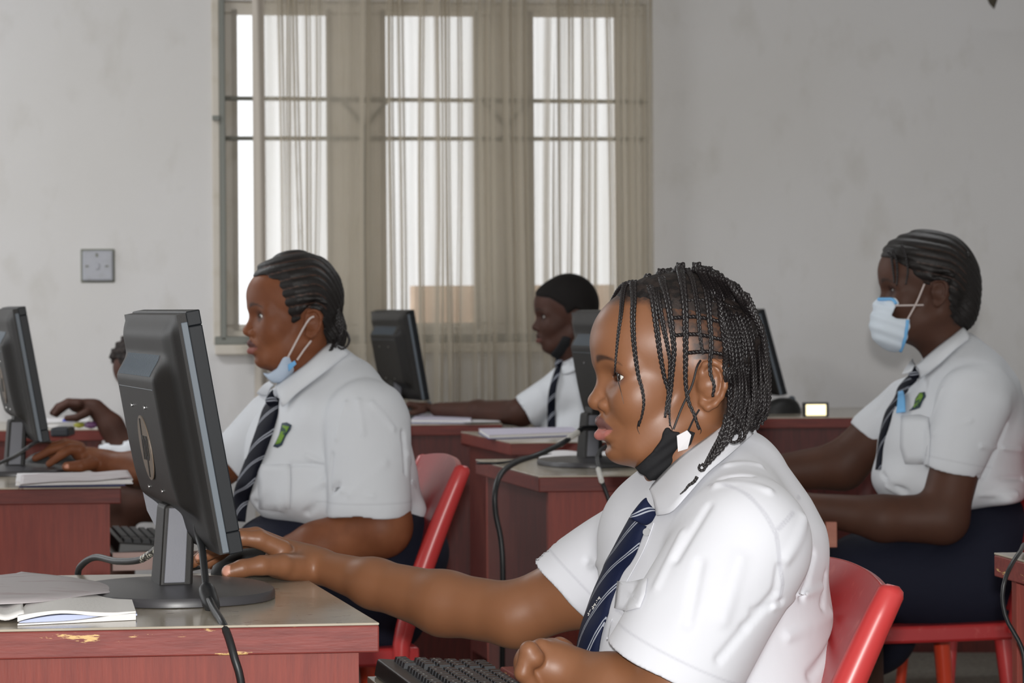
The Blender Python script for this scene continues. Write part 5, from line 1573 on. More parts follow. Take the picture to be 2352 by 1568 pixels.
    for k, (x, y) in enumerate(((1342, 1412), (1347, 1405), (1352, 1397), (1357, 1391), (1362, 1383), (1367, 1376))):
        d_ = min(tie_pt(tie, W(x, y, D)), D) - .0035
        add_tube(bm, [W(x-3, y+3, d_), W(x, y-3, d_), W(x+2, y+2, d_)] if k % 2 else [W(x-2, y-2, d_), W(x+2, y, d_), W(x-1, y+4, d_)], .0007, 4)
    obj('tie_lettering', bm, M['label_white'], tie)
    # black mask under the chin
    ms = SD()
    ms.ops.append((lambda P: hb(P)-.0055, V3(Fm.p(0, 0, -.05)), .2, 0, 'u'))
    ms.ell(q(1503, 1066, -.0), (.044, .054, .027), rotm('y', math.radians(-40)), k=.02)
    mp = [(1526, 987), (1554, 1000), (1551, 1035), (1532, 1082), (1516, 1112), (1488, 1106), (1456, 1081), (1496, 1044)]
    loc = []
    for x, y in mp:
        p = W(x, y, D-.05*1.0); p = Vector(p); loc.append((p.x, p.z))
    pcm = polyclip(((1, 0, 0), (0, 0, 1)), (0, 0, 0), loc, .001)
    ms.add(pcm, (0, 0, 0), 1e3, .003, 'i')
    ms.disp(lambda P: (-.0010*np.sin(((P[:, 0]*.75-P[:, 2])*420))).astype(f32), q(1510, 1050), .2)
    cm_ = q(1505, 1050)
    mk = sdf_obj('face_mask', ms, V3(cm_)-np.array([.09, .12, .09], f32), V3(cm_)+np.array([.09, .12, .09], f32), .0024, M['mask_black'], root)
    for pts in ([(1543, 990), (1565, 945), (1590, 890), (1602, 852), (1612, 838)], [(1578, 990), (1592, 965), (1606, 942)]):
        P3 = on(HH, pts, d0, d1, .004); obj('ear_loop', tube(catmull(P3, 24), .0013, 6), M['loop_black'], mk)
    P3 = on(HH, [(1550, 1003), (1575, 990), (1583, 1000), (1574, 1032), (1552, 1038)], d0, d1, .004)
    bm = bmesh.new(); bm.faces.new([bm.verts.new(p) for p in P3]); thicken(bm, .001); obj('care_tag', bm, M['paper'], mk)
    P3 = on(HH, [(1574, 990), (1592, 996), (1582, 1022), (1574, 1030)], d0, d1, .003)
    bm = bmesh.new(); bm.faces.new([bm.verts.new(p) for p in P3]); thicken(bm, .001); obj('mask_edge', bm, M['mask_black'], mk)
    # skirt
    sk = SD(); sk.ell(q(1700, 1790, 0), (.17, .19, .10), k=.05); sk.cap(q(1760, 1800, -.09), q(1300, 1810, -.10), .095, .082, k=.05); sk.cap(q(1760, 1800, .09), q(1300, 1810, .10), .095, .082, k=.05)
    sdf_obj('skirt', sk, (-.06, 3.0, .3), (.50, 3.75, .75), .007, M['navy'], root)
girl_front()
c1 = Vector((.085, 3.335, 0))
chair(c1, YAW, 'red chair the front girl sits on, its curved back behind her at lower right', top_z=.775, lean=.42)
chair(Vector((-.425, 5.53, 0)), YAW, 'red chair behind the second girl, left of the middle desk', top_z=.79, lean=.36)
chair(Vector((.80, 5.90, 0)), YAW, 'red chair under the masked girl, orange-red legs showing below its seat', top_z=.80, lean=.36, w=.44)
chair(Vector((1.33, 7.9, 0)), YAW, 'red chair sliver at the right border beside the wall desk', top_z=.80, lean=.3)
# ================================================================ the other pupils
def lens_collar(SS, D, q, top, bots, parent, mat, n=20, off=.006, th=.0022, fall=None):
    bot = []
    last = fall or D-.05
    for x, y in bots:
        p, hit, _ = march(SS, x, y, D-.4, D+.15, off)
        if hit: bot.append(Vector([float(a) for a in p])); last = float(p[1])
        else: bot.append(W(x, y, last))
    T = catmull([W(*t) for t in top], n); Bt = catmull(bot, n)
    def f(u, v):
        i = int(round(u*n)); p = T[i].lerp(Bt[i], v); b = .008*math.sin(math.pi*v)
        return p + Vector((0, -b, b*.4))
    bm = grid(f, n+1, 7); thicken(bm, th); return obj('collar', bm, mat, parent, None, True)
def hair_cap(name, hb, Fm, HP, mat, root, h, thick=.006, fade=.012, disp=None, ears=True, attrs=None, extra=None):
    hs = SD(); pc = polyclip(((1, 0, 0), (0, 0, 1)), (0, 0, 0), HP, .002)
    s = Fm.s
    hs.ops.append((lambda P: hb(P)-s*(-.001+(thick+.001)*np.clip(-pc(Fm.inv(P))/fade, 0, 1)), V3(Fm.p(0, 0, 0)), .2*s, 0, 'u'))
    if extra: extra(hs)
    hs.add(lambda P: pc(Fm.inv(P))*s, (0, 0, 0), 1e3, .003, 'i')
    if ears:
        for sy in (-1, 1): hs.ell(Fm.p(Gear(Fm)[0]+.002, sy*.080, -.016), (.023*s, .018*s, .030*s), Fm.R, k=.003, mode='s')
    if disp: hs.disp(disp, Fm.p(0, 0, 0), .22*s)
    c = V3(Fm.p(-.01, 0, .01))
    return sdf_obj(name, hs, c-.16*s, c+.16*s, h, mat, root, attrs), hs
_ears = {}
def Gear(Fm): return _ears.get(id(Fm), (-.030, .0745, -.018))
def fold_set(s, D, lst, k=1.0):
    fo = []
    for p, r, w, h_ in lst:
        A = march(s, p[0], p[1], D-.4, D+.2)[0]; B_ = march(s, r[0], r[1], D-.4, D+.2)[0]; fo.append((A, B_, w*.85, h_*1.35))
    return fo
def legs(sd, hipx, kneex, y, D, q, drop=.10, spread=.10, r=(.08, .06)):
    for dy in (-spread, spread):
        a, b = q(hipx, y, dy), q(kneex, y+10, dy)
        sd.cap(a, b, r[0], r[1], k=.04)
        sd.cap(b, Vector((b.x+.02, b.y, .10)), .052, .034, k=.03)
        sd.cap(Vector((b.x+.04, b.y, .045)), Vector((b.x-.13, b.y, .035)), .035, .026, k=.02)

m = MT('cornrow_hair', srgb(24, 20, 19), .55, .4); m.mix(m.attr('part'), srgb(86, 58, 46)); m.bump(m.noise(240, 3), .6, .0012); M['cornrow'] = m.m
m = MT('badge_green', srgb(104, 142, 44), .7); m.mix(m.ramp(m.noise(90, 2), .5, .6), srgb(48, 74, 60)); M['badge'] = m.m
M['badge_dark'] = MT('badge_dark_edge', srgb(44, 60, 74), .7).m

def girl_second():
    D = 5.6
    q = lambda x, y, d=0.0: W(x, y, D+d)
    root = thing('person', 'second girl in white shirt, neat cornrows, pale blue mask pulled below her chin', 'person', (W(780, 0, D).x, D, 0), 'pupils at the computers')
    Fm = Frame(q(678, 707), math.radians(194), 0, 0)
    G = dict(fore=.0975, back=.075, lipu=.0905, lipl=.0905, nose=.0945, nose_r=.0100, chin=(.063, -.094), ear=(-.022, .0785, -.024), cheek=.004, eye_open=.0052)
    _ears[id(Fm)] = G['ear']
    sd = SD(); head_ops(sd, Fm, G); hb = SD(); head_ops(hb, Fm, G, eyes=False)
    sd.cap(q(690, 790), q(725, 875), .056, .050, k=.03)
    sd.ell(q(760, 980), (.08, .12, .09), k=.04)
    # near arm
    sd.cap(q(850, 960, -.15), q(868, 1205, -.19), .056, .058, k=.03)
    sd.cap(q(868, 1205, -.19), q(720, 1250, -.17), .056, .046, k=.02)
    sd.cap(q(720, 1250, -.17), q(585, 1285, -.10), .046, .027, k=.02)
    sd.ell(q(545, 1288, -.08), (.045, .035, .016), k=.015)
    for i in range(4): sd.poly([q(530, 1284, -.105+.02*i), q(500, 1278, -.11+.022*i), q(478, 1290, -.11+.022*i)], [.010, .009, .0075], k=.006)
    sd.poly([q(560, 1292, -.115), q(530, 1296, -.125), q(512, 1298, -.12)], [.012, .010, .008], k=.006)
    # far arm and hand on the mouse
    sd.cap(q(590, 1000, .17), q(440, 1100, .30), .046, .045, k=.03)
    sd.cap(q(440, 1100, .30), W(310, 1066, 6.12), .046, .038, k=.02)
    sd.cap(W(310, 1066, 6.12), W(238, 1050, 6.16), .038, .026, k=.02)
    hD = 6.17
    sd.ell(W(198, 1035, hD), (.040, .040, .019), rotm('y', math.radians(18)), k=.014)
    sd.cap(W(238, 1050, 6.16), W(210, 1042, hD), .026, .024, k=.015)
    for pts in ([(178, 1018, -.03), (160, 1016, -.03), (138, 1028, -.03), (108, 1050, -.03)], [(175, 1014, 0), (150, 1008, 0), (115, 1018, 0), (76, 1037, 0)],
                [(172, 1012, .03), (145, 1004, .03), (118, 1010, .03), (92, 1030, .03)], [(178, 1014, .055), (155, 1008, .055), (132, 1014, .055), (114, 1030, .055)]):
        sd.poly([W(x, y, hD+d) for x, y, d in pts], [.0135, .0115, .0098, .0080], k=.007, kk=.004)
    sd.poly([W(205, 1050, hD-.04), W(180, 1056, hD-.06), W(148, 1057, hD-.06)], [.015, .013, .0105], k=.010, kk=.004)
    legs(sd, 860, 590, 1395, D, q)
    HPs = [(.082, .072), (.069, .073), (.040, .064), (.034, .040), (.026, .012), (.014, -.020), (.004, -.012), (-.004, .004), (-.022, .006), (-.044, -.004), (-.050, -.040), (-.056, -.082), (-.15, -.07), (-.15, .15), (.08, .15), (.094, .080)]
    att = head_attrs(Fm, G, HPs, nails=[(W(150, 1057, hD-.072), (-.5, -.8, .2), .008)])
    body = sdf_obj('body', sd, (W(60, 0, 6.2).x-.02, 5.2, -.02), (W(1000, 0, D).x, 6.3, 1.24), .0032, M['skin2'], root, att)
    for sy in (-1, 1): eyeball(Fm, G, sy, body, look=(1, .05 if sy > 0 else 0, -.05))
    def rows(P):
        x, y, z = Fm.inv(P).T
        zz = np.where(np.abs(y) > .045, z, .045+np.hypot(z-.045, y)*0+ (.1-np.abs(y)))
        return -.0035*np.abs(np.sin((z+np.abs(y)*-.15+x*.16+18*np.maximum(x*-1-.02, 0)**2)*np.pi/.0185))
    def rattr(P):
        x, y, z = Fm.inv(P).T
        v = np.abs(np.sin((z+np.abs(y)*-.15+x*.16+18*np.maximum(x*-1-.02, 0)**2)*np.pi/.0185))
        return dict(part=np.clip(1-v/.26, 0, 1)*(x > -.050)*(z > -.01)*(np.abs(y) > .02)*.8)
    def bun(hs):
        hs.ell(W(738, 708, D), (.026, .045, .070), k=.02); hs.ell(W(768, 760, D), (.022, .03, .035), k=.02)
    HPc = list(HPs); HPc[11] = (-.050, -.092); HPc[12] = (-.20, -.10)
    hair, hs = hair_cap('hair', hb, Fm, HPc, M['cornrow'], root, .0028, .008, .020, rows, True, rattr, bun)
    dd = D-.06
    for P_, r, tp in (([(772, 690), (776, 730), (770, 770), (760, 795), (745, 815), (733, 825)], .0048, .6), ([(770, 720), (766, 770), (758, 800), (752, 822), (748, 830)], .0044, .6),
                      ([(764, 730), (756, 775), (745, 800), (735, 832)], .0036, .5),
                      ([(774, 742), (786, 748), (797, 760), (801, 777), (795, 790), (784, 796), (774, 790)], .0030, .9), ([(780, 720), (784, 745), (778, 770), (768, 790)], .0048, .7)):
        P3 = [W(x, y, dd if i > 2 else D-.03) for i, (x, y) in enumerate(P_)]
        obj('braid', braid_path(catmull(P3, 10), r, None, tp, 5, 6), M['braid'], hair, None, True)
    # shirt
    s = SD()
    s.ell(q(770, 960, 0), (.120, .165, .090), k=.05); s.ell(q(760, 1060, 0), (.150, .170, .105), k=.05); s.ell(q(762, 1130, 0), (.165, .175, .075), k=.05)
    s.ell(q(660, 1030, .02), (.085, .13, .105), k=.05)
    s.cap(q(745, 850, 0), q(765, 900, 0), .062, .09, k=.04)
    s.cap(q(790, 880, -.03), q(850, 950, -.13), .055, .070, k=.04); s.cap(q(720, 890, .05), q(640, 960, .14), .05, .06, k=.04)
    s.cap(q(868, 940, -.02), q(886, 1080, 0), .036, .042, k=.04)
    s.cap(q(930, 1160, 0), q(950, 1168, -.03), .022, .020, k=.03)
    g = SD(); a, b = q(838, 965, -.15), q(842, 1160, -.185)
    g.cap(a, b, .082, .080, k=.02); g.plane(q(838, 1180, -.18), (0.0, 0, -1), k=.002); g.cap(q(842, 1130, -.185), q(845, 1260, -.19), .068, .0735, k=.005, mode='s')
    s.group(g, (Vector(a)+Vector(b))/2, .2, .010)
    g2 = SD(); a2, b2 = q(620, 965, .14), q(545, 1040, .19); g2.cap(a2, b2, .062, .062, k=.02); g2.plane(q(528, 1060, .19), (-.75, 0, -.66), k=.002)
    s.group(g2, (Vector(a2)+Vector(b2))/2, .18, .012)
    s.plane(q(760, 1197, 0), (.02, 0, -1), k=.012)
    s.cap(q(680, 780, 0), q(722, 862, 0), .058, .050, k=.008, mode='s')
    fo = fold_set(s, D, [((790, 920), (770, 1000), .006, .004), ((820, 915), (830, 990), .006, .004), ((850, 920), (900, 980), .006, .004), ((700, 1040), (735, 1055), .006, .004), ((660, 1060), (735, 1060), .005, -.003),
        ((770, 1110), (700, 1170), .008, -.006), ((740, 1100), (640, 1160), .008, .005), ((580, 1150), (620, 1145), .008, -.006), ((920, 990), (925, 1080), .006, -.005), ((930, 1040), (945, 1110), .006, .005), ((880, 1060), (800, 1130), .008, .003), ((780, 1120), (850, 1135), .006, .003), ((760, 1040), (750, 1120), .006, -.004)], 1.0)
    s.disp(fold_disp(fo, .0024, .8), q(760, 1050), .5)
    def sattr(P):
        h_ = P[:, 2]-q(838, 1180, -.18).z
        nr = (P[:, 1] < D-.08) & (np.abs(P[:, 0]-q(838, 1100, -.18).x) < .1)
        return dict(seam=np.clip(1-np.abs(h_-.028)/.003, 0, 1)*nr*.6)
    sh = sdf_obj('shirt', s, (W(500, 0, D).x-.05, 5.2, .55), (W(1000, 0, D).x+.02, 5.95, 1.06), .0029, M['shirt2'], root, sattr)
    lens_collar(s, D, q, [(757, 782, D-.03), (735, 800, D-.055), (705, 828, D-.066), (672, 852, D-.062), (645, 868, D-.05), (630, 880, D-.04)], [(800, 812), (752, 850), (712, 880), (680, 905), (660, 925), (650, 930)], sh, M['shirt2'])
    lens_collar(s, D, q, [(628, 876, D-.02), (622, 872, D+.01), (618, 868, D+.03)], [(618, 905), (605, 905), (592, 900)], sh, M['shirt2'])
    LL = [(620, 897), (600, 935), (588, 970), (573, 1010), (556, 1055), (540, 1095), (532, 1135), (530, 1190)]
    RR = [(639, 908), (634, 945), (621, 990), (605, 1032), (588, 1072), (574, 1110), (562, 1145), (556, 1190)]
    tie_from(s, D, LL, RR, root, M['tie2'], [(626, 888), (640, 922), (622, 930), (608, 912)], crown=.008)
    bd = patch_on(s, [(645, 965), (656, 963), (667, 969), (664, 980), (653, 995), (644, 1015), (634, 1021), (624, 1018), (630, 1008), (638, 992)], D-.4, D+.1, .001, 'badge', M['badge_dark'], sh)
    patch_on(s, [(648, 970), (663, 973), (651, 994), (642, 1011), (630, 1014), (640, 993)], D-.4, D+.1, .0026, 'badge_field', M['badge'], bd)
    pk = patch_on(s, [(588, 1056), (612, 1058), (662, 1058), (663, 1100), (660, 1160), (630, 1165), (590, 1160)], D-.4, D+.1, .0012, 'shirt_pocket', M['shirt2'], sh, lift=.0016)
    # mask below the chin
    ms = SD(); ms.ops.append((lambda P: hb(P)-.0045, V3(Fm.p(0, 0, -.05)), .2, 0, 'u')); ms.ell(q(645, 850, -.01), (.040, .055, .026), rotm('y', math.radians(-35)), k=.02)
    loc = [(W(x, y, D-.05).x, W(x, y, D-.05).z) for x, y in [(596, 849), (615, 850), (635, 838), (650, 812), (664, 808), (672, 818), (687, 814), (690, 826), (672, 848), (650, 872), (625, 872)]]
    ms.add(polyclip(((1, 0, 0), (0, 0, 1)), (0, 0, 0), loc, .0), (0, 0, 0), 1e3, .003, 'i')
    c = V3(q(645, 842)); mk = sdf_obj('face_mask', ms, c-np.array([.08, .11, .07], f32), c+np.array([.08, .11, .07], f32), .0028, M['mask_pale'], root)
    HH = SD(); HH.ops = list(hb.ops); HH.cap(q(690, 790), q(735, 900), .056, .062, k=.03)
    for pts in ([(660, 812), (680, 778), (700, 745), (712, 727), (722, 722)], [(681, 818), (697, 795), (713, 772)]):
        obj('ear_loop', tube(catmull(on(HH, pts, D-.2, D+.05, .004), 20), .0020, 6), M['loop_white'], mk)
    patch_on(HH, [(661, 826), (676, 818), (680, 826), (664, 842)], D-.2, D+.05, .007, 'mask_edge', M['mask_blue'], mk)
    sk = SD(); sk.ell(q(830, 1270, 0), (.165, .185, .115), k=.05)
    for dy in (-.10, .10): sk.cap(q(850, 1385, dy), q(600, 1375, dy), .105, .085, k=.05)
    sk.ell(q(700, 1230, 0), (.14, .15, .06), k=.05)
    sk.cap(q(650, 1390, 0), q(650, 1500, 0), .12, .10, k=.05)
    sk.disp(fold_disp([], .003, .6), q(760, 1350), .6)
    sdf_obj('skirt', sk, (W(500, 0, D).x-.08, 5.2, .2), (W(1000, 0, D).x+.05, 6.0, .76), .007, M['navy'], root)
girl_second()

def girl_masked():
    D = 5.96
    q = lambda x, y, d=0.0: W(x, y, D+d)
    root = thing('person', 'girl at the right in white shirt, white and blue face mask over nose and mouth', 'person', (W(2250, 0, D).x, D, 0), 'pupils at the computers')
    Fm = Frame(q(2124, 670), math.radians(183), 0, 0)
    G = dict(fore=.0965, back=.100, ear=(-.016, .0785, -.014), eye_open=.0046)
    _ears[id(Fm)] = G['ear']
    sd = SD(); head_ops(sd, Fm, G); hb = SD(); head_ops(hb, Fm, G, eyes=False)
    sd.cap(q(2140, 740), q(2182, 845), .054, .050, k=.03); sd.ell(q(2220, 950), (.08, .12, .10), k=.04)
    sd.cap(q(2230, 940, -.15), q(2158, 1200, -.19), .052, .050, k=.03)
    sd.cap(q(2158, 1205, -.19), q(2020, 1202, -.19), .052, .045, k=.02); sd.cap(q(2020, 1202, -.19), q(1850, 1175, -.16), .045, .030, k=.02)
    sd.ell(q(1815, 1172, -.15), (.042, .022, .030), k=.015)
    for i in range(4): sd.poly([q(1800, 1160+9*i, -.15), q(1775, 1165+9*i, -.15), q(1760, 1175+8*i, -.14)], [.010, .009, .0075], k=.006)
    sd.poly([q(1820, 1155, -.16), q(1795, 1150, -.17), q(1780, 1152, -.17)], [.012, .010, .008], k=.006)
    sd.cap(q(2060, 960, .16), q(1930, 1078, .20), .052, .050, k=.03); sd.cap(q(1930, 1080, .20), q(1760, 1095, .22), .052, .036, k=.02)
    sd.cap(q(1760, 1095, .22), q(1680, 1092, .22), .036, .024, k=.02); sd.ell(q(1640, 1092, .22), (.042, .035, .018), k=.015)
    for i in range(4): sd.poly([q(1625, 1088, .19+.02*i), q(1600, 1082, .19+.02*i), q(1580, 1090, .19+.02*i)], [.010, .009, .0075], k=.006)
    sd.poly([q(1640, 1092, .18), q(1615, 1098, .17), q(1600, 1100, .17)], [.012, .010, .008], k=.006)
    legs(sd, 2250, 1960, 1360, D, q)
    HPs = [(.086, .064), (.054, .048), (.034, .030), (.016, .010), (.004, .006), (-.006, .014), (-.022, .016), (-.036, .002), (-.040, -.030), (-.050, -.082), (-.15, -.07), (-.15, .15), (.08, .15), (.098, .072)]
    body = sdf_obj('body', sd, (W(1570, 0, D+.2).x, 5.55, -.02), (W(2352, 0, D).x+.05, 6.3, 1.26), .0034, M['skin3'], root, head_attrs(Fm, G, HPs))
    for sy in (-1, 1): eyeball(Fm, G, sy, body, look=(1, .05, .0))
    arg = lambda x, y, z: (z-x*.22-np.abs(y)*.1+10*np.maximum(-x-.03, 0)**2)*np.pi/.0175
    def rows(P):
        x, y, z = Fm.inv(P).T; return -.0035*np.abs(np.sin(arg(x, y, z)))
    def rattr(P):
        x, y, z = Fm.inv(P).T; v = np.abs(np.sin(arg(x, y, z)))
        return dict(part=np.clip(1-v/.24, 0, 1)*(x > -.075)*(x < .03)*(z > -.01)*(z < .085)*.55)
    def back(hs):
        hs.ell(q(2218, 690), (.030, .050, .060), k=.02); hs.ell(q(2205, 735), (.026, .045, .035), k=.02)
    hair, hs = hair_cap('hair', hb, Fm, HPs[:9]+[(-.045, -.090), (-.22, -.10)]+HPs[11:], M['cornrow'], root, .003, .008, .018, rows, True, rattr, back)
    rng = random.Random(9)
    paths = [([(2040, 590), (2048, 600), (2052, 630), (2055, 662)], D-.055, .0042), ([(2072, 575), (2082, 600), (2086, 635), (2081, 666)], D-.070, .0038), ([(2050, 585), (2060, 610), (2062, 640), (2060, 668)], D-.06, .004)]
    for k in range(9):
        x0 = 2205+5*k; paths.append(([(x0-8, 640+4*k), (x0+4, 690), (x0-4+rng.uniform(-6, 6), 730), (x0-14+rng.uniform(-8, 8), 766+rng.uniform(-12, 6))], D-.05+.012*k, .0042))
    paths.append(([(2232, 600), (2244, 640), (2250, 675), (2246, 690)], D-.01, .003)); paths.append(([(2222, 740), (2236, 738), (2240, 728), (2232, 716)], D-.03, .0026)); paths.append(([(2236, 620), (2250, 655), (2252, 682)], D+.0, .0022))
    for P_, d_, r in paths: obj('braid', braid_path(catmull([W(x, y, d_) for x, y in P_], 10), r, None, .6, 5, 6), M['braid'], hair, None, True)
    for k, (x, y) in enumerate(((2050, 592), (2064, 580), (2080, 573), (2104, 562), (2131, 553), (2155, 556), (2190, 568), (2212, 582))):
        P3 = [W(x-5, y+9, D-.02), W(x, y, D-.01), W(x+7, y+8, D-.03), W(x+12, y+22, D-.05)]
        obj('braid', braid_path(catmull(P3, 8), .0050, None, .9, 5, 6), M['braid'], hair, None, True)
    # shirt
    s = SD()
    s.ell(q(2225, 925, 0), (.105, .160, .095), k=.05); s.ell(q(2195, 1020, 0), (.145, .165, .115), k=.05); s.ell(q(2180, 1120, 0), (.155, .165, .080), k=.05)
    s.ell(q(2095, 1040, .0), (.072, .12, .105), k=.04); s.cap(q(2185, 830, 0), q(2205, 880, 0), .058, .085, k=.04)
    s.cap(q(2215, 850, -.03), q(2245, 920, -.13), .050, .068, k=.04); s.cap(q(2170, 880, .05), q(2100, 940, .14), .05, .058, k=.04)
    s.cap(q(2290, 960, 0), q(2295, 1120, 0), .036, .040, k=.04); s.ell(q(2280, 1150, 0), (.052, .16, .045), k=.03)
    s.ell(q(2060, 1110, -.02), (.050, .10, .042), k=.03)
    g = SD(); a, b = q(2232, 940, -.15), q(2183, 1085, -.175)
    g.cap(a, b, .078, .060, k=.02)
    hn = Vector((-.20, 0, -.98)); hc = q(2178, 1100, -.175); g.plane(hc, hn, k=.002); g.cap(q(2190, 1060, -.175), q(2150, 1180, -.18), .050, .0535, k=.005, mode='s')
    s.group(g, (Vector(a)+Vector(b))/2, .18, .008)
    g2 = SD(); a2, b2 = q(2080, 945, .15), q(2000, 1005, .18); g2.cap(a2, b2, .058, .052, k=.02)
    d2 = Vector(q(2012, 1037, .18))-Vector(q(1962, 994, .18)); n2 = Vector((d2.z, 0, -d2.x)).normalized(); n2 = n2 if n2.x < 0 else -n2
    g2.plane(q(1987, 1015, .18), n2, k=.002); g2.cap(q(2020, 990, .175), q(1930, 1070, .2), .044, .0475, k=.005, mode='s')
    s.group(g2, (Vector(a2)+Vector(b2))/2, .16, .010)
    s.plane(q(2180, 1180, 0), (.16, 0, -1), k=.012)
    s.cap(q(2135, 740, 0), q(2192, 862, 0), .058, .050, k=.01, mode='s')
    fo = fold_set(s, D, [((2310, 990), (2250, 1110), .006, -.006), ((2250, 1040), (2340, 1050), .006, .004), ((2240, 1110), (2340, 1115), .006, -.005), ((2245, 1150), (2330, 1150), .006, .004), ((2020, 1100), (2075, 1140), .006, -.005), ((2030, 1130), (2070, 1150), .005, .004), ((2160, 910), (2135, 980), .006, .004), ((2225, 980), (2140, 1010), .007, .003), ((2050, 900), (2010, 960), .006, -.003)], 1.0)
    s.disp(fold_disp(fo, .0015, .8), q(2200, 1020), .5)
    def sattr(P):
        h_ = (P-V3(hc))@V3(hn.normalized()); nr = (P[:, 1] < D-.08) & (np.abs(P[:, 0]-hc.x) < .09)
        return dict(seam=np.clip(1-np.abs(h_+.026)/.003, 0, 1)*nr*.6)
    sh = sdf_obj('shirt', s, (W(1940, 0, D+.2).x, 5.6, .60), (W(2352, 0, D).x+.05, 6.3, 1.10), .0029, M['shirt2'], root, sattr)
    lens_collar(s, D, q, [(2210, 766, D-.03), (2190, 784, D-.052), (2160, 806, D-.060), (2135, 826, D-.056), (2112, 846, D-.045), (2102, 855, D-.035)], [(2225, 798), (2195, 822), (2165, 850), (2140, 870), (2125, 880), (2118, 886)], sh, M['shirt2'])
    lens_collar(s, D, q, [(2100, 852, D-.02), (2096, 845, D+.01), (2094, 838, D+.03)], [(2092, 866), (2082, 870), (2070, 872)], sh, M['shirt2'])
    tie_from(s, D, [(2088, 872), (2062, 900), (2052, 925), (2032, 955), (2022, 990), (2014, 1030), (2010, 1060), (2006, 1090)], [(2104, 886), (2084, 905), (2072, 928), (2052, 950), (2038, 985), (2028, 1020), (2022, 1050), (2018, 1090)], root, M['tie2'], [(2102, 856), (2113, 878), (2098, 888), (2084, 874)], crown=.006)
    patch_on(s, [(2066, 914), (2076, 914), (2080, 930), (2081, 964), (2061, 966), (2064, 940)], D-.4, D+.1, .008, 'blue_ribbon', M['mask_blue'], sh)
    bd = patch_on(s, [(2110, 916), (2122, 914), (2124, 924), (2116, 936), (2110, 950), (2098, 954), (2084, 957), (2096, 946), (2100, 930)], D-.4, D+.1, .001, 'badge', M['badge_dark'], sh)
    patch_on(s, [(2112, 917), (2122, 918), (2114, 934), (2107, 948), (2096, 951), (2103, 930)], D-.4, D+.1, .0026, 'badge_field', M['badge'], bd)
    patch_on(s, [(2067, 968), (2110, 966), (2130, 972), (2134, 1020), (2128, 1080), (2075, 1078), (2064, 1040)], D-.4, D+.1, .0012, 'shirt_pocket', M['shirt2'], sh, lift=.0018)
    # face mask
    ms = SD(); ms.ops.append((lambda P: hb(P)-.0035, V3(Fm.p(0, 0, -.05)), .2, 0, 'u')); ms.ell(Fm.p(.060, 0, -.080), (.057, .060, .060), Fm.R, k=.015)
    lc = [(W(x, y, D-.03).x, W(x, y, D-.03).z) for x, y in [(1975, 690), (2018, 696), (2052, 697), (2062, 711), (2048, 722), (2046, 736), (2054, 742), (2086, 744), (2084, 762), (2077, 800), (2068, 822), (1990, 860), (1970, 760)]]
    ms.add(polyclip(((1, 0, 0), (0, 0, 1)), (0, 0, 0), lc, .0), (0, 0, 0), 1e3, .002, 'i')
    ms.disp(lambda P: (-.0012*np.sin(P[:, 2]*260+P[:, 0]*90)).astype(f32), Fm.p(.06, 0, -.08), .1)
    c = V3(Fm.p(.06, 0, -.08)); mk = sdf_obj('face_mask', ms, c-.08, c+.08, .0022, M['mask_white'], root)
    full = SD(); full.ops = list(ms.ops[:2])
    for pts in ([(2018, 699), (2034, 699), (2051, 700), (2059, 710)], [(2084, 747), (2082, 765), (2076, 795), (2067, 818)]):
        obj('mask_edge', tube(catmull(on(full, pts, D-.2, D+.05, .0005), 16), .0036, 8), M['mask_blue'], mk, None, True)
    for pts in ([(2058, 713), (2090, 713), (2119, 713)], [(2085, 744), (2104, 706), (2124, 664)]):
        obj('ear_loop', tube(catmull(on(hb, pts, D-.2, D+.05, .004), 16), .0019, 6), M['loop_white'], mk)
    sk = SD(); sk.ell(q(2255, 1250, 0), (.125, .18, .10), k=.05)
    for dy in (-.10, .10): sk.cap(q(2240, 1350, dy), q(1960, 1345, dy), .115, .090, k=.05)
    sk.cap(q(1990, 1360, 0), q(1985, 1460, 0), .12, .10, k=.05)
    sk.disp(fold_disp([], .004, .5), q(2100, 1350), .6)
    sdf_obj('skirt', sk, (W(1800, 0, D).x-.05, 5.55, .25), (W(2352, 0, D).x+.08, 6.35, .76), .007, M['navy'], root)
girl_masked()

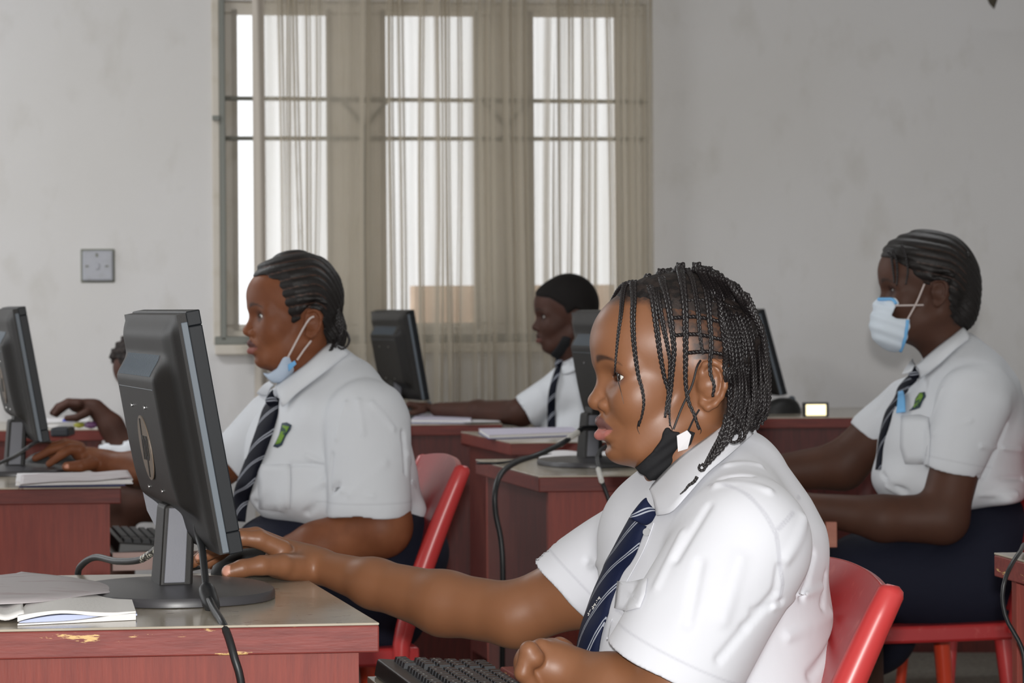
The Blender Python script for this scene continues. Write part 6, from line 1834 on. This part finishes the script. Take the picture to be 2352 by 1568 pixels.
def boy():
    D = 8.7
    q = lambda x, y, d=0.0: W(x, y, D+d)
    root = thing('person', 'small distant boy with cropped hair and dark tie, reaching left in front of the curtain', 'person', (W(1330, 0, D).x, D, 0), 'pupils at the computers')
    Fm = Frame(q(1303, 722), math.radians(187), 0, 0, 1.06)
    G = dict(back=.076, top=.112, nose=.093, lipu=.086, lipl=.087, chin=(.056, -.092), eye_open=.0045, ear=(-.018, .0785, -.020))
    _ears[id(Fm)] = G['ear']
    sd = SD(); head_ops(sd, Fm, G); hb = SD(); head_ops(hb, Fm, G, eyes=False)
    sd.cap(q(1305, 780), q(1322, 845), .050, .048, k=.03); sd.ell(q(1335, 915), (.07, .11, .08), k=.04)
    sd.cap(q(1300, 880, -.05), q(1195, 945, -.06), .045, .040, k=.03); sd.cap(q(1195, 948, -.06), q(1095, 944, .10), .041, .034, k=.02); sd.cap(q(1095, 944, .10), q(1000, 938, .22), .034, .022, k=.02)
    sd.ell(q(968, 932, .26), (.040, .032, .016), k=.014)
    for i in range(4): sd.poly([q(955, 928, .24+.02*i), q(938, 924, .24+.02*i), q(922, 934, .24+.02*i)], [.010, .009, .0075], k=.006)
    sd.poly([q(970, 938, .22), q(952, 944, .21), q(940, 945, .21)], [.012, .010, .008], k=.006)
    sd.cap(q(1370, 890, .0), q(1400, 980, -.10), .05, .045, k=.03); sd.cap(q(1400, 985, -.10), q(1330, 1010, -.14), .042, .03, k=.02)
    legs(sd, 1370, 1200, 1120, D, q, r=(.075, .055))
    HPs = [(.088, .050), (.060, .046), (.040, .034), (.020, .020), (.012, .000), (.0, .002), (-.016, .012), (-.034, .002), (-.040, -.030), (-.050, -.080), (-.15, -.07), (-.15, .15), (.08, .15), (.104, .060)]
    body = sdf_obj('body', sd, (W(910, 0, D+.3).x, 8.3, -.02), (W(1450, 0, D).x, 9.15, 1.22), .0042, M['skin4'], root, head_attrs(Fm, G, HPs))
    for sy in (-1, 1): eyeball(Fm, G, sy, body)
    hair_cap('hair', hb, Fm, HPs, M['crop'], root, .0036, .0055, .012)
    s = SD(); s.ell(q(1340, 910, 0), (.110, .15, .09), k=.05); s.ell(q(1330, 985, 0), (.135, .155, .13), k=.05); s.cap(q(1320, 850, 0), q(1330, 880, 0), .055, .075, k=.03)
    s.cap(q(1300, 870, -.08), q(1275, 900, -.09), .05, .055, k=.04); s.cap(q(1370, 870, .05), q(1385, 900, .06), .05, .06, k=.04)
    g = SD(); a, b = q(1285, 895, -.07), q(1215, 940, -.06); g.cap(a, b, .060, .056, k=.02); g.plane(q(1200, 945, -.06), (-.82, 0, -.56), k=.002); g.cap(q(1235, 928, -.06), q(1160, 965, -.06), .046, .0505, k=.004, mode='s')
    s.group(g, (Vector(a)+Vector(b))/2, .16, .010); s.cap(q(1300, 790, 0), q(1320, 848, 0), .053, .045, k=.008, mode='s')
    s.cap(q(1380, 900, .0), q(1400, 960, -.09), .060, .058, k=.03)
    s.disp(fold_disp([], .002, .7), q(1330, 950), .4)
    sh = sdf_obj('shirt', s, (W(1160, 0, D).x, 8.3, .55), (W(1460, 0, D).x, 9.0, 1.05), .0046, M['shirt2'], root, lambda P: dict(seam=np.zeros(len(P))))
    lens_collar(s, D, q, [(1340, 812, D-.03), (1318, 822, D-.055), (1298, 832, D-.055), (1288, 838, D-.045)], [(1352, 838), (1325, 852), (1305, 860), (1292, 862)], sh, M['shirt2'], 12)
    tie_from(s, D, [(1275, 838), (1268, 860), (1260, 885), (1256, 915), (1254, 950), (1254, 1000)], [(1288, 838), (1284, 860), (1278, 885), (1273, 915), (1272, 950), (1272, 1000)], root, M['tie2'], [(1277, 826), (1292, 832), (1286, 846), (1272, 840)], crown=.005)
    ms = SD(); ms.ops.append((lambda P: hb(P)-.006, V3(Fm.p(0, 0, -.05)), .2, 0, 'u')); ms.ell(q(1283, 806, -.0), (.034, .05, .024), rotm('y', math.radians(-30)), k=.02)
    loc = [(W(x, y, D-.05).x, W(x, y, D-.05).z) for x, y in [(1262, 816), (1278, 796), (1292, 772), (1310, 776), (1308, 800), (1296, 822), (1280, 830)]]
    ms.add(polyclip(((1, 0, 0), (0, 0, 1)), (0, 0, 0), loc, .0), (0, 0, 0), 1e3, .003, 'i')
    c = V3(q(1285, 800)); sdf_obj('face_mask', ms, c-np.array([.08, .11, .07], f32), c+np.array([.08, .11, .07], f32), .0036, M['mask_black'], root)
    sk = SD(); sk.ell(q(1375, 1085, 0), (.12, .16, .10), k=.05)
    for dy in (-.10, .10):
        sk.cap(q(1370, 1120, dy), q(1205, 1125, dy), .088, .070, k=.05); b = q(1205, 1130, dy); sk.cap(b, Vector((b.x+.02, b.y, .12)), .068, .052, k=.04)
    sdf_obj('trousers', sk, (W(1080, 0, D).x, 8.3, .05), (W(1500, 0, D).x, 9.1, .72), .009, M['navy'], root)
boy()

def hidden_pupil():
    D = 8.1
    q = lambda x, y, d=0.0: W(x, y, D+d)
    root = thing('person', 'pupil hidden behind the front monitor, only dark hair, an arm and a hand showing', 'person', (W(370, 0, D).x, D, 0), 'pupils at the computers')
    Fm = Frame(q(338, 842), math.radians(150), math.radians(-25), 0)
    G = dict()
    sd = SD(); head_ops(sd, Fm, G); hb = SD(); head_ops(hb, Fm, G, eyes=False)
    sd.cap(q(360, 890), q(385, 950), .05, .055, k=.03); sd.ell(q(395, 990), (.09, .13, .08), k=.04)
    sd.cap(q(380, 980, -.12), q(285, 1030, -.14), .046, .042, k=.03); sd.cap(q(285, 1030, -.14), q(252, 965, -.14), .040, .034, k=.02); sd.cap(q(252, 965, -.14), q(218, 926, -.14), .033, .026, k=.015)
    sd.ell(q(190, 918, -.13), (.042, .034, .020), rotm('y', math.radians(-8)), k=.014)
    for i, (yy, L_) in enumerate(((0, 0), (-3, 6), (-2, 4), (2, -4))):
        sd.poly([q(178, 914+yy, -.17+.022*i), q(154, 912+yy, -.17+.022*i), q(136-L_, 922+yy, -.17+.022*i), q(122-L_, 936+yy, -.17+.022*i)], [.0125, .0112, .0098, .008], k=.007, kk=.004)
    sd.poly([q(195, 934, -.17), q(172, 945, -.18), q(150, 946, -.18)], [.013, .011, .009], k=.008)
    sd.cap(q(400, 980, .12), q(400, 1080, .15), .05, .045, k=.03)
    legs(sd, 400, 260, 1130, D, q, r=(.075, .055))
    HPs = [(.084, .070), (.040, .066), (.020, .03), (.008, .0), (-.02, .01), (-.05, -.03), (-.055, -.08), (-.15, -.07), (-.15, .15), (.08, .15)]
    body = sdf_obj('body', sd, (W(100, 0, D).x, 7.75, -.02), (W(500, 0, D).x, 8.4, 1.1), .0042, M['skin4'], root, head_attrs(Fm, G, HPs))
    for sy in (-1, 1): eyeball(Fm, G, sy, body)
    def bumps(P):
        return (-.010*np.maximum(0, np.sin(P[:, 0]*190)*np.sin(P[:, 2]*170+1)*np.sin(P[:, 1]*180))-.003*np.sin(P[:, 2]*330)).astype(f32)
    hair_cap('hair', hb, Fm, HPs, M['scalp'], root, .004, .014, .012, bumps)
    s = SD(); s.ell(q(400, 1000, 0), (.09, .14, .10), k=.05); s.ell(q(405, 1070, 0), (.10, .15, .11), k=.05)
    g = SD(); g.cap(q(380, 985, -.12), q(295, 1030, -.14), .062, .056, k=.02); g.plane(q(258, 1012, -.14), (-.75, 0, .66), k=.002); g.cap(q(300, 1025, -.14), q(240, 975, -.14), .043, .048, k=.004, mode='s')
    s.group(g, q(330, 1010, -.13), .15, .01); s.cap(q(360, 890), q(385, 950), .055, .05, k=.01, mode='s')
    s.cap(q(290, 1032, -.14), q(262, 1016, -.14), .052, .050, k=.01); s.cap(q(286, 1028, -.14), q(235, 960, -.14), .044, .044, k=.004, mode='s')
    sdf_obj('shirt', s, (W(220, 0, D).x, 7.75, .45), (W(520, 0, D).x, 8.4, 1.0), .006, M['shirt2'], root, lambda P: dict(seam=np.zeros(len(P))))
hidden_pupil()
# ================================================================ light and camera
w = bpy.data.worlds.new('sky'); bpy.context.scene.world = w; w.use_nodes = True
nt = w.node_tree; bg = nt.nodes['Background']
tc = nt.nodes.new('ShaderNodeTexCoord'); sep = nt.nodes.new('ShaderNodeSeparateXYZ'); nt.links.new(tc.outputs['Generated'], sep.inputs[0])
mr = nt.nodes.new('ShaderNodeMapRange'); mr.inputs['From Min'].default_value = 0.55; mr.inputs['From Max'].default_value = 0.92
mr.inputs['To Min'].default_value = AMB; mr.inputs['To Max'].default_value = 1.25
m2 = nt.nodes.new('ShaderNodeMapRange'); m2.inputs['From Min'].default_value = -0.35; m2.inputs['From Max'].default_value = -0.8
m2.inputs['To Min'].default_value = 0; m2.inputs['To Max'].default_value = LEFT; nt.links.new(sep.outputs['X'], m2.inputs['Value'])
ad = nt.nodes.new('ShaderNodeMath'); ad.operation = 'ADD'; nt.links.new(mr.outputs[0], ad.inputs[0]); nt.links.new(m2.outputs[0], ad.inputs[1])
nt.links.new(sep.outputs['Y'], mr.inputs['Value']); nt.links.new(ad.outputs[0], bg.inputs['Strength'])
bg.inputs['Color'].default_value = (0.97, 0.985, 1.0, 1)
fl = bpy.data.lights.new('camera_flash', 'AREA'); fl.shape = 'DISK'; fl.size = .05; fl.energy = FLASH; fl.color = (1, .985, .96)
fo = bpy.data.objects.new('camera_flash', fl); C.objects.link(fo); fo.location = (0.0, -0.06, CAMZ+.088); fo.rotation_euler = (math.radians(90), 0, 0)
cam = bpy.data.cameras.new('camera'); co = bpy.data.objects.new('camera', cam); C.objects.link(co)
cam.sensor_width = 22.3; cam.sensor_fit = 'HORIZONTAL'; cam.lens = 22.3*F/2352
cam.shift_y = (HY-784)/2352
co.location = (0, 0, CAMZ); co.rotation_euler = Matrix.Rotation(math.radians(90), 3, 'X').to_euler()
# roll about the viewing axis
R0 = Matrix.Rotation(math.radians(90), 4, 'X'); Rr = Matrix.Rotation(-ROLL*ROLLSIGN, 4, 'Z')
co.matrix_world = Matrix.Translation((0, 0, CAMZ)) @ R0 @ Rr
cam.clip_end = 100; cam.clip_start = .05
cam.dof.use_dof = True; cam.dof.focus_distance = 3.28; cam.dof.aperture_fstop = 11
sc = bpy.context.scene; sc.camera = co
vs = sc.view_settings; vs.view_transform = 'Standard'; vs.look = 'None'; vs.exposure = 0.25; vs.gamma = 1.0; vs.use_curve_mapping = False
